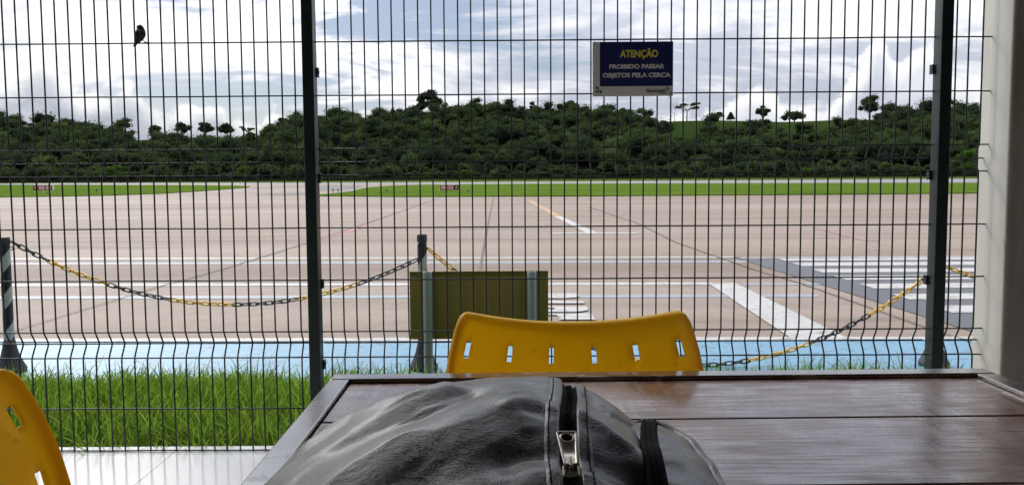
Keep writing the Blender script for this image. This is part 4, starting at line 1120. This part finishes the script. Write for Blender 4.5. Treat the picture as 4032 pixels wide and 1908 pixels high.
    for sx_ in (-1, 1):
        for (y0, y1, zt) in ((-.19, -.235, .425), (.19, .27, .40)):
            m_ = MB(); n = 8; V = []
            for k in range(n+1):
                t = k/n; w_ = .034-.010*t; x = sx_*(.195+.03*t); y = y0+(y1-y0)*t; z = zt*(1-t)
                V.append([(x-w_/2, y-w_/2, z), (x+w_/2, y-w_/2, z), (x+w_/2, y+w_/2, z), (x-w_/2, y+w_/2, z)])
            VV = [p for r_ in V for p in r_]; FF = [(a*4+b_, a*4+(b_+1) % 4, a*4+4+(b_+1) % 4, a*4+4+b_) for a in range(n) for b_ in range(4)]+[(0, 1, 2, 3), tuple(n*4+q for q in (3, 2, 1, 0))]
            m_.add(VV, FF); m_.build('leg', M['chair'], rt_, False, .005)
    return rt_
ch = make_chair('yellow plastic chair facing us across the table, its slotted back above the far edge')
def copy_tree(o, parent=None):
    c = o.copy(); COL.objects.link(c)
    if parent is not None: c.parent = parent
    for k in list(o.children): copy_tree(k, c)
    return c
ch2 = copy_tree(ch); ch2['label'] = 'yellow plastic chair at the lower left corner, partly outside the photo'
# place so that the backrest's top corner lands where the photo shows it
cz = FLZ+.803
pL, pR = onZ(1163*S, 796*S, cz), onZ(1724*S, 793*S, cz)
bx, by, bz = back_pt(1, .803)
ch.location = ((pL.x+pR.x)/2, (pL.y+pR.y)/2-by, FLZ); ch.scale = ((pR.x-pL.x)/(2*.2135),)*1+(1, 1)
c2 = gz(27, 932, cz); RZ2 = R(90)
cx_, sx2 = math.cos(RZ2), math.sin(RZ2); lx, ly = .2135, back_pt(.97, .80)[1]
ch2.location = (c2.x-(cx_*lx-sx2*ly), c2.y-(sx2*lx+cx_*ly), FLZ); ch2.rotation_euler = (0, 0, RZ2)

# ------------------------------------------------------------------ black leather backpack
def leather_mat():
    m, T, b = newmat('black_leather')
    oc = T.node('ShaderNodeTexCoord').outputs['Object']
    vo = T.node('ShaderNodeTexVoronoi', {'Vector': T.mapping(oc, (1, 1, 1)), 'Scale': 520.0}, feature='DISTANCE_TO_EDGE').outputs[0]
    n = T.noise(oc, 16, 5, .6); n3 = T.noise(T.mapping(oc, (1, 2.4, 1), rot=(0, 0, .5)), 85, 5, .65, .4)
    k = T.mix(T.sstep(n, .35, .7), (.003, .003, .004), (.006, .006, .007))
    T.set(b.inputs['Base Color'], k); T.set(b.inputs['Roughness'], T.m('MULTIPLY_ADD', n, .14, .24))
    b.inputs['Specular IOR Level'].default_value = .8
    b.inputs['Coat Weight'].default_value = .45; b.inputs['Coat Roughness'].default_value = .25
    n4 = T.noise(T.mapping(oc, (1, 1.7, 1), rot=(0, 0, -.6)), 34, 6, .68, .9)
    h = T.m('ADD', T.m('MULTIPLY', T.sstep(vo, 0, .25), .30), T.m('ADD', T.m('MULTIPLY', n3, 1.0), T.m('MULTIPLY', n4, 2.2)))
    T.set(b.inputs['Normal'], T.node('ShaderNodeBump', {'Strength': .50, 'Distance': .0012, 'Height': h}).outputs[0])
    M['leather'] = m
leather_mat()
M['zip_tape'] = simple('zip_tape', (.006, .006, .008), .85, nscale=200, var=.4, bump=.6, bscale=900, spec=.15)
M['thread'] = simple('thread', (.02, .02, .022), .6)
BCX, BCY, BA, BAR, BB, BH = -.012, .62, .250, .170, .262, .161
def seg_dist(x, y, pts):
    best = None
    for i in range(len(pts)-1):
        ax, ay = pts[i]; bx_, by_ = pts[i+1]; dx, dy = bx_-ax, by_-ay
        t = np.clip(((x-ax)*dx+(y-ay)*dy)/(dx*dx+dy*dy), 0, 1); q = np.hypot(x-(ax+t*dx), y-(ay+t*dy))
        best = q if best is None else np.minimum(best, q)
    return best
def vnoise(x, y):
    xi = np.floor(x); yi = np.floor(y); fx = x-xi; fy_ = y-yi; fx = fx*fx*(3-2*fx); fy_ = fy_*fy_*(3-2*fy_)
    def hh(i, j): q = np.sin(i*127.1+j*311.7)*43758.5453; return q-np.floor(q)
    return (hh(xi, yi)*(1-fx)+hh(xi+1, yi)*fx)*(1-fy_)+(hh(xi, yi+1)*(1-fx)+hh(xi+1, yi+1)*fx)*fy_
FOLDS = []     # (points, width, height) filled below
def bump_fn(x, y):
    x = np.asarray(x, float); y = np.asarray(y, float); z = np.zeros_like(x)
    for pts, w_, h in FOLDS:
        z = z+h*np.exp(-(seg_dist(x, y, pts)/w_)**2)
    # creases fanning from the zip towards the near left corner, and puckers along the stitching
    a_ = x*.80+y*.60; b_ = -x*.60+y*.80
    left = np.clip((.04-x)/.05, 0, 1)
    n1 = vnoise(a_*9+3.1, b_*34+1.7); n2 = vnoise(a_*26+8.2, b_*70+5.1); m1 = vnoise(a_*70, b_*150+2)
    z = z+(.0011*(1-np.abs(2*n1-1))**2+.0004*(1-np.abs(2*n2-1))**2+.0004*m1)*(.45+.55*left)
    zx = .050-(.70-y)*.085
    pk = np.exp(-((np.abs(x-zx)-.026)/.012)**2)
    z = z+.0016*pk*(vnoise(x*20, y*95)-.5)*2
    z = z+.0016*np.sin(x*38+y*21+1.2)*np.sin(y*33-x*12)+.0007*np.sin(x*96-y*55)*np.sin(y*71+x*40)
    return z
def bag_z(x, y, folds=True):
    x = np.asarray(x, float); y = np.asarray(y, float)
    u = np.where(x > BCX, (np.abs(x-BCX)/BAR)**3.0, (np.abs(x-BCX)/BA)**1.8); v = np.abs((y-BCY)/BB); q = np.clip(1-u-v**2.4, 0, 1)
    z = BH*q**.55
    if folds: z = z+bump_fn(x, y)*np.clip(q*5, 0, 1)
    return TZ+z
def hit_bag(px, py):
    d = ray(px, py); o_ = np.array([0, 0, CAMZ]); k = .30
    while k < 1.0:
        p = o_+d*k
        if p[2] < float(bag_z(p[0], p[1], False)): return Vector(p)
        k += .0015
    return None
def c1(x, y): return (1000+x*.3882, 1450+y*.3882)
def c2p(x, y): return (2000+x*.3882, 1450+y*.3882)
def fold(fn, pts, w_, h):
    q = [hit_bag(*fn(*p)) for p in pts]; q = [(p.x, p.y) for p in q if p is not None]
    if len(q) > 1: FOLDS.append((q, w_, h*1.1))
fold(c1, [(1900, 215), (1350, 390), (1000, 520), (560, 790)], .020, .0060)
fold(c1, [(2150, 250), (1800, 400), (1400, 540), (900, 790)], .020, -.0085)
fold(c1, [(2500, 420), (1900, 640), (1400, 860), (1050, 1080)], .040, .0075)
fold(c1, [(2560, 900), (2100, 1000), (1700, 1160)], .030, -.0045)
fold(c1, [(900, 960), (500, 1120)], .02, -.003)
fold(c2p, [(760, 190), (1000, 240), (1200, 400), (1340, 590)], .007, .0050)
fold(c2p, [(820, 260), (1000, 420), (1250, 560)], .010, -.0060)
fold(c2p, [(790, 520), (1100, 740), (1330, 930), (1440, 1130)], .012, .0060)
fold(c2p, [(860, 900), (1100, 1010), (1350, 1170)], .016, -.0070)
fold(c2p, [(0, 330), (250, 290), (470, 350)], .010, -.0035)
fold(c2p, [(60, 480), (300, 420), (470, 470)], .012, .003)
fold(c2p, [(0, 900), (250, 830), (450, 860)], .014, -.0035)
zl = [c2p(*p) for p in ((640, 95), (628, 250), (612, 400), (610, 560), (612, 700), (622, 850), (640, 1000), (660, 1150))]
zp = [hit_bag(*p) for p in zl]; zp = [(p.x, p.y) for p in zp if p is not None]
# run the zip on over the crest at the far end and down the near side
d0 = (zp[0][0]-zp[1][0], zp[0][1]-zp[1][1]); zp = [(zp[0][0]+d0[0]*.8, zp[0][1]+d0[1]*.8+.03)]+zp
zl_ = zp[-1]; zp += [(zl_[0]-.0005*k, zl_[1]-.022*k) for k in range(1, 8)]
FOLDS.append((zp, .0085, -.0050))

def resample(pts, n):
    P = [Vector((p[0], p[1], 0)) for p in pts]
    L = [0]
    for i in range(len(P)-1): L.append(L[-1]+(P[i+1]-P[i]).length)
    out = []
    for k in range(n):
        d = L[-1]*k/(n-1); j = min(len(P)-2, max(0, int(np.searchsorted(L, d))-1)); t = (d-L[j])/max(1e-9, L[j+1]-L[j])
        # catmull-rom
        p0, p1, p2, p3 = P[max(0, j-1)], P[j], P[j+1], P[min(len(P)-1, j+2)]
        q = .5*((2*p1)+(p2-p0)*t+(2*p0-5*p1+4*p2-p3)*t*t+(3*p1-p0-3*p2+p3)*t**3); out.append(q)
    return out
def ribbon(mb, pts, prof, n=60, zf_=None):
    """sweep a cross profile [(across, lift)] along a path on the bag"""
    zf_ = zf_ or (lambda x, y: float(bag_z(x, y)))
    Pq = resample(pts, n); V = []; m_ = len(prof)
    for i, p in enumerate(Pq):
        t = (Pq[min(n-1, i+1)]-Pq[max(0, i-1)]).normalized(); nx_ = Vector((t.y, -t.x, 0))
        for (o_, h) in prof:
            q = p+nx_*o_; V.append((q.x, q.y, zf_(q.x, q.y)+h))
    Fs = [(i*m_+k, i*m_+k+1, (i+1)*m_+k+1, (i+1)*m_+k) for i in range(n-1) for k in range(m_-1)]
    mb.add(V, Fs)
def superell(cx, cy, a, b, h, e1, p1, p2, zfun, nphi=150, nth=300, base=TZ+.002, ar=None, pr=None):
    V = []
    ph = np.linspace(0, 1, nphi)
    th = np.linspace(0, 2*math.pi, nth, endpoint=False)
    for f in ph:
        r = math.sin(f*math.pi/2)**.8 if f < 1 else 1.0
        ct, st = np.cos(th), np.sin(th)
        # boundary radius of |u|^p1+|v|^p2=1 along each direction
        aa = np.where(ct > 0, ar or a, a); pp = np.where(ct > 0, pr or p1, p1); k = np.ones_like(th)
        for _ in range(25):
            g = (np.abs(ct)*k)**pp+(np.abs(st)*k)**p2-1; dg = pp*np.abs(ct)**pp*k**(pp-1)+p2*np.abs(st)**p2*k**(p2-1); k = k-g/dg
        x = cx+aa*ct*k*r*.9999; y = cy+b*st*k*r*.9999
        V.append(np.stack([x, y, zfun(x, y)], 1))
    V = np.concatenate(V); idx = np.arange(nphi*nth).reshape(nphi, nth)
    j2 = np.roll(np.arange(nth), -1)
    Q = np.stack([idx[:-1].ravel(), idx[1:].ravel(), idx[1:][:, j2].ravel(), idx[:-1][:, j2].ravel()], 1)
    # wall down to the table, tucked slightly inwards
    low = V[idx[-1]].copy(); low[:, 2] = base; low[:, :2] = np.array([cx, cy])+(low[:, :2]-np.array([cx, cy]))*.97
    Q2 = np.stack([idx[-1], len(V)+np.arange(nth), len(V)+j2, idx[-1][j2]], 1)
    return np.concatenate([V, low]), np.concatenate([Q, Q2])

def backpack():
    rt_ = empty('backpack', (BCX, BCY, TZ), 0, 'black leather backpack lying on the wooden table', 'backpack')
    OFF = Vector((BCX, BCY, TZ))
    def put(o): o.data.transform(Matrix.Translation(-OFF)); return o
    def zmain(x, y):
        return np.maximum(bag_z(x, y), TZ+.035)
    V, Q = superell(BCX, BCY, BA, BB, BH, .55, 1.8, 2.4, zmain, ar=BAR, pr=3.0)
    body = put(fast_quads('body', V, Q, M['leather'], rt_, smooth=True))
    # padded back panel lying on the table, showing past both sides
    def zback(x, y, cx=-.020, cy=.58, a=.222, b=.28, h=.10):
        u = np.abs((x-cx)/a); v = np.abs((y-cy)/b); q = np.clip(1-u**2.6-v**3, 0, 1); return TZ+.004+h*q**.42+.0015*np.sin(x*60+y*35)
    V, Q = superell(-.020, .58, .222, .28, .10, .42, 2.6, 3.0, zback, 70, 220)
    put(fast_quads('back_panel', V, Q, M['leather'], rt_, smooth=True))
    # side pocket bulging on the right
    def zside(x, y, cx=.118, cy=.59, a=.070, b=.18, h=.126):
        u = np.abs((x-cx)/a); v = np.abs((y-cy)/b); q = np.clip(1-u**2.4-v**2.6, 0, 1); return TZ+.004+h*q**.45+.0012*np.sin(y*120+x*40)*np.sin(x*90)
    V, Q = superell(.118, .59, .070, .18, .126, .45, 2.4, 2.6, zside, 90, 220)
    put(fast_quads('side_pocket', V, Q, M['leather'], rt_, smooth=True))
    # seam piping round the pocket and the back panel
    def ring(cx, cy, a, b, p1, p2, zf_, k_, r, name, th0, th1, lift=.001):
        m_ = MB(); pts = []
        for t in np.linspace(th0, th1, 80):
            ct, st = math.cos(t), math.sin(t); k = (abs(ct)**p1+abs(st)**p2)**(-1/((p1+p2)/2))*k_
            x, y = cx+a*ct*k, cy+b*st*k; pts.append((x, y, float(zf_(x, y))+lift))
        m_.tube(pts, r, 8); put(m_.build(name, M['leather'], rt_, True))
    ring(.118, .59, .070, .18, 2.4, 2.6, zside, .58, .0040, 'piping', -1.2, 1.5)
    ring(-.020, .58, .222, .28, 2.6, 3.0, zback, .95, .0045, 'piping', -1.2, math.pi+1.2)
    # main zip: tape, leather lips, stitching
    m_ = MB(); ribbon(m_, zp, [(-.0085, .0012), (-.003, .0002), (0, .0014), (.003, .0002), (.0085, .0012)], 90); put(m_.build('zip_tape', M['zip_tape'], rt_, True))
    tee = MB(); PP = resample(zp, 150)
    for i, p in enumerate(PP):
        t = (PP[min(149, i+1)]-PP[max(0, i-1)]).normalized(); nn = Vector((t.y, -t.x, 0)); z = float(bag_z(p.x, p.y))+.0014
        s = .0011 if i % 2 else -.0011; c = p+nn*s; tee.box((-.0014, -.0006, 0), (.0014, .0006, .0011), Matrix.Translation((c.x, c.y, z)) @ Matrix.Rotation(math.atan2(nn.y, nn.x), 4, 'Z'))
    put(tee.build('zip_teeth', M['zip_tape'], rt_))
    for s in (-1, 1):
        m_ = MB(); ribbon(m_, zp, [(s*a, h) for a, h in ((.0068, .0002), (.0064, .0022), (.0072, .0034), (.0090, .0034), (.0125, .0022), (.0150, .0016), (.0175, .0004), (.0190, -.0012))], 120)
        lip = put(m_.build('zip_lip', M['leather'], rt_, True))
        m_ = MB(); Pq = resample(zp, 300)
        for i in range(2, 297, 3):
            a = Pq[i]; b = Pq[i+2]; t = (b-a).normalized(); nn = Vector((t.y, -t.x, 0))*(s*.0150)
            A_, B_ = a+nn, b+nn; zA, zB = float(bag_z(A_.x, A_.y))+.0019, float(bag_z(B_.x, B_.y))+.0019
            m_.tube([(A_.x, A_.y, zA-.0005), ((A_.x+B_.x)/2, (A_.y+B_.y)/2, (zA+zB)/2+.0004), (B_.x, B_.y, zB-.0005)], .00055, 5)
        put(m_.build('stitching', M['thread'], lip, True))
    # metal slider with its pull, lying towards the far end
    a, b = hit_bag(*c2p(640, 1110)), hit_bag(*c2p(590, 790))
    def pull(a, b, wd_top, wd_bot, name, lift):
        ax = (b-a); ln = ax.length; ey = ax.normalized(); up_ = Vector((0, 0, 1)); ex = ey.cross(up_).normalized(); ez = ex.cross(ey)
        Mx = Matrix(((ex.x, ey.x, ez.x, a.x), (ex.y, ey.y, ez.y, a.y), (ex.z, ey.z, ez.z, a.z+lift), (0, 0, 0, 1)))
        bm = bmesh.new(); N = 40
        def outline(k):           # rounded trapezoid
            pts = []; r = .0022
            cs = [(wd_bot/2-r, r, -90), (wd_top/2-r, ln-r, 0), (-wd_top/2+r, ln-r, 90), (-wd_bot/2+r, r, 180)]
            for (x, y, a0) in cs:
                for q in range(10): t = R(a0+90*q/9); pts.append((x+(r-k)*math.cos(t), y+(r-k)*math.sin(t)))
            return pts
        def hole(k):
            pts = []
            for q in range(40):
                t = R(-90)+2*math.pi*q/40; pts.append((wd_top*.27*math.cos(t)*(1-k), ln*.80+ln*.115*math.sin(t)*(1-k)))
            return pts
        th = .0012; rings = [(outline(0), 0), (outline(0), th*1.5), (outline(.0004), th*1.9), (outline(.0012), th*1.9), (outline(.0015), th*1.3)]
        V = [];
        rg_ = []
        for pts, z in rings: rg_.append([bm.verts.new(Mx @ Vector((x, y, z))) for x, y in pts])
        hr = []
        for k, z in ((-.30, th*1.3), (-.18, th*1.9), (-.05, th*1.8), (0, 0)): hr.append([bm.verts.new(Mx @ Vector((x, y, z))) for x, y in hole(k)])
        def br(A_, B_):
            for q in range(40): bm.faces.new((A_[q], A_[(q+1) % 40], B_[(q+1) % 40], B_[q]))
        for i in range(4): br(rg_[i], rg_[i+1])
        br(rg_[4], hr[0]);
        for i in range(3): br(hr[i], hr[i+1])
        br(hr[3], rg_[0])
        return put(bm_obj(name, bm, M['steel'], rt_, True)), Mx, ln
    a.z += .004; b.z += .006
    pz, Mx, ln = pull(a, b, .0150, .0100, 'zip_pull', .004)
    m_ = MB(); m_.box((-.006, -.007, -.006), (.006, .004, -.0015), Mx); m_.box((-.0012, -.004, -.002), (.0012, .0075, .0040), Mx)
    put(m_.build('zip_slider', M['steel'], rt_, False, .0012, 2))
    # second zip down the right flank with a thin hanging pull
    z2 = [onZ(*c2p(*p), TZ+.128) for p in ((1395, 430), (1395, 600), (1400, 800), (1420, 980), (1470, 1160))]; z2 = [(p.x, p.y) for p in z2]
    zf2 = lambda x, y: .0015+sum(max(max(float(bag_z(x+a_, y+b_+c_)), float(zside(x+a_, y+b_+c_))) for a_ in (-.007, 0, .007) for c_ in (-.006, 0, .006)) for b_ in (-.018, -.009, 0, .009, .018))/5
    if len(z2) >= 3:
        far = z2[0]; z2 = [(far[0]-.002, far[1]+.12), (far[0], far[1]+.08), (far[0]+.001, far[1]+.04)]+[(p[0]+.003, p[1]) for p in z2]
        zl2 = z2[-1]; z2 += [(zl2[0]-.001*k, zl2[1]-.025*k) for k in range(1, 6)]
        PP = resample(z2, 80); gx, gy_ = np.meshgrid(np.linspace(-.008, .008, 5), np.linspace(-.006, .006, 3))
        zc2 = np.array([float(np.max(np.maximum(bag_z(p.x+gx, p.y+gy_), zside(p.x+gx, p.y+gy_)))) for p in PP])
        zc2 = np.convolve(np.pad(zc2, 4, mode='edge'), np.ones(9)/9, 'valid')+.001
        pr_z = [(-.0095, -.012), (-.0068, .0003), (-.0056, .0016), (-.0040, .0017), (-.0028, .0003), (-.0012, .0004), (0, .0016), (.0012, .0004), (.0028, .0003), (.0040, .0018), (.0056, .0017), (.0068, .0003), (.010, -.012)]
        V = []; m_n = len(pr_z)
        for i, p in enumerate(PP):
            t = (PP[min(79, i+1)]-PP[max(0, i-1)]).normalized(); nx_ = Vector((t.y, -t.x, 0))
            for (o_, h) in pr_z: q = p+nx_*o_; V.append((q.x, q.y, max(TZ+.003, zc2[i]+h)))
        m_ = MB(); m_.add(V, [(i*m_n+k, i*m_n+k+1, (i+1)*m_n+k+1, (i+1)*m_n+k) for i in range(79) for k in range(m_n-1)]); put(m_.build('side_zip', M['zip_tape'], rt_, True))
        q0 = hit_bag(*c2p(1440, 850))
        def side(px, py):
            d = ray(*c2p(px, py)); k = q0.y+.004 if q0 else .55; return Vector((d[0]*k/d[1], k, CAMZ+d[2]*k/d[1]))
        m_ = MB(); m_.tube([side(1530, 815), side(1550, 900), side(1575, 1010), side(1600, 1100)], [.0016, .0014, .0014, .0018], 8); 
        m_.tube([side(1490, 815), side(1540, 805), side(1590, 835)], [.0026, .0022, .0026], 8)
        put(m_.build('zip_pull', M['steel'], rt_, True))
    return rt_
backpack()

bpy.context.view_layer.update()
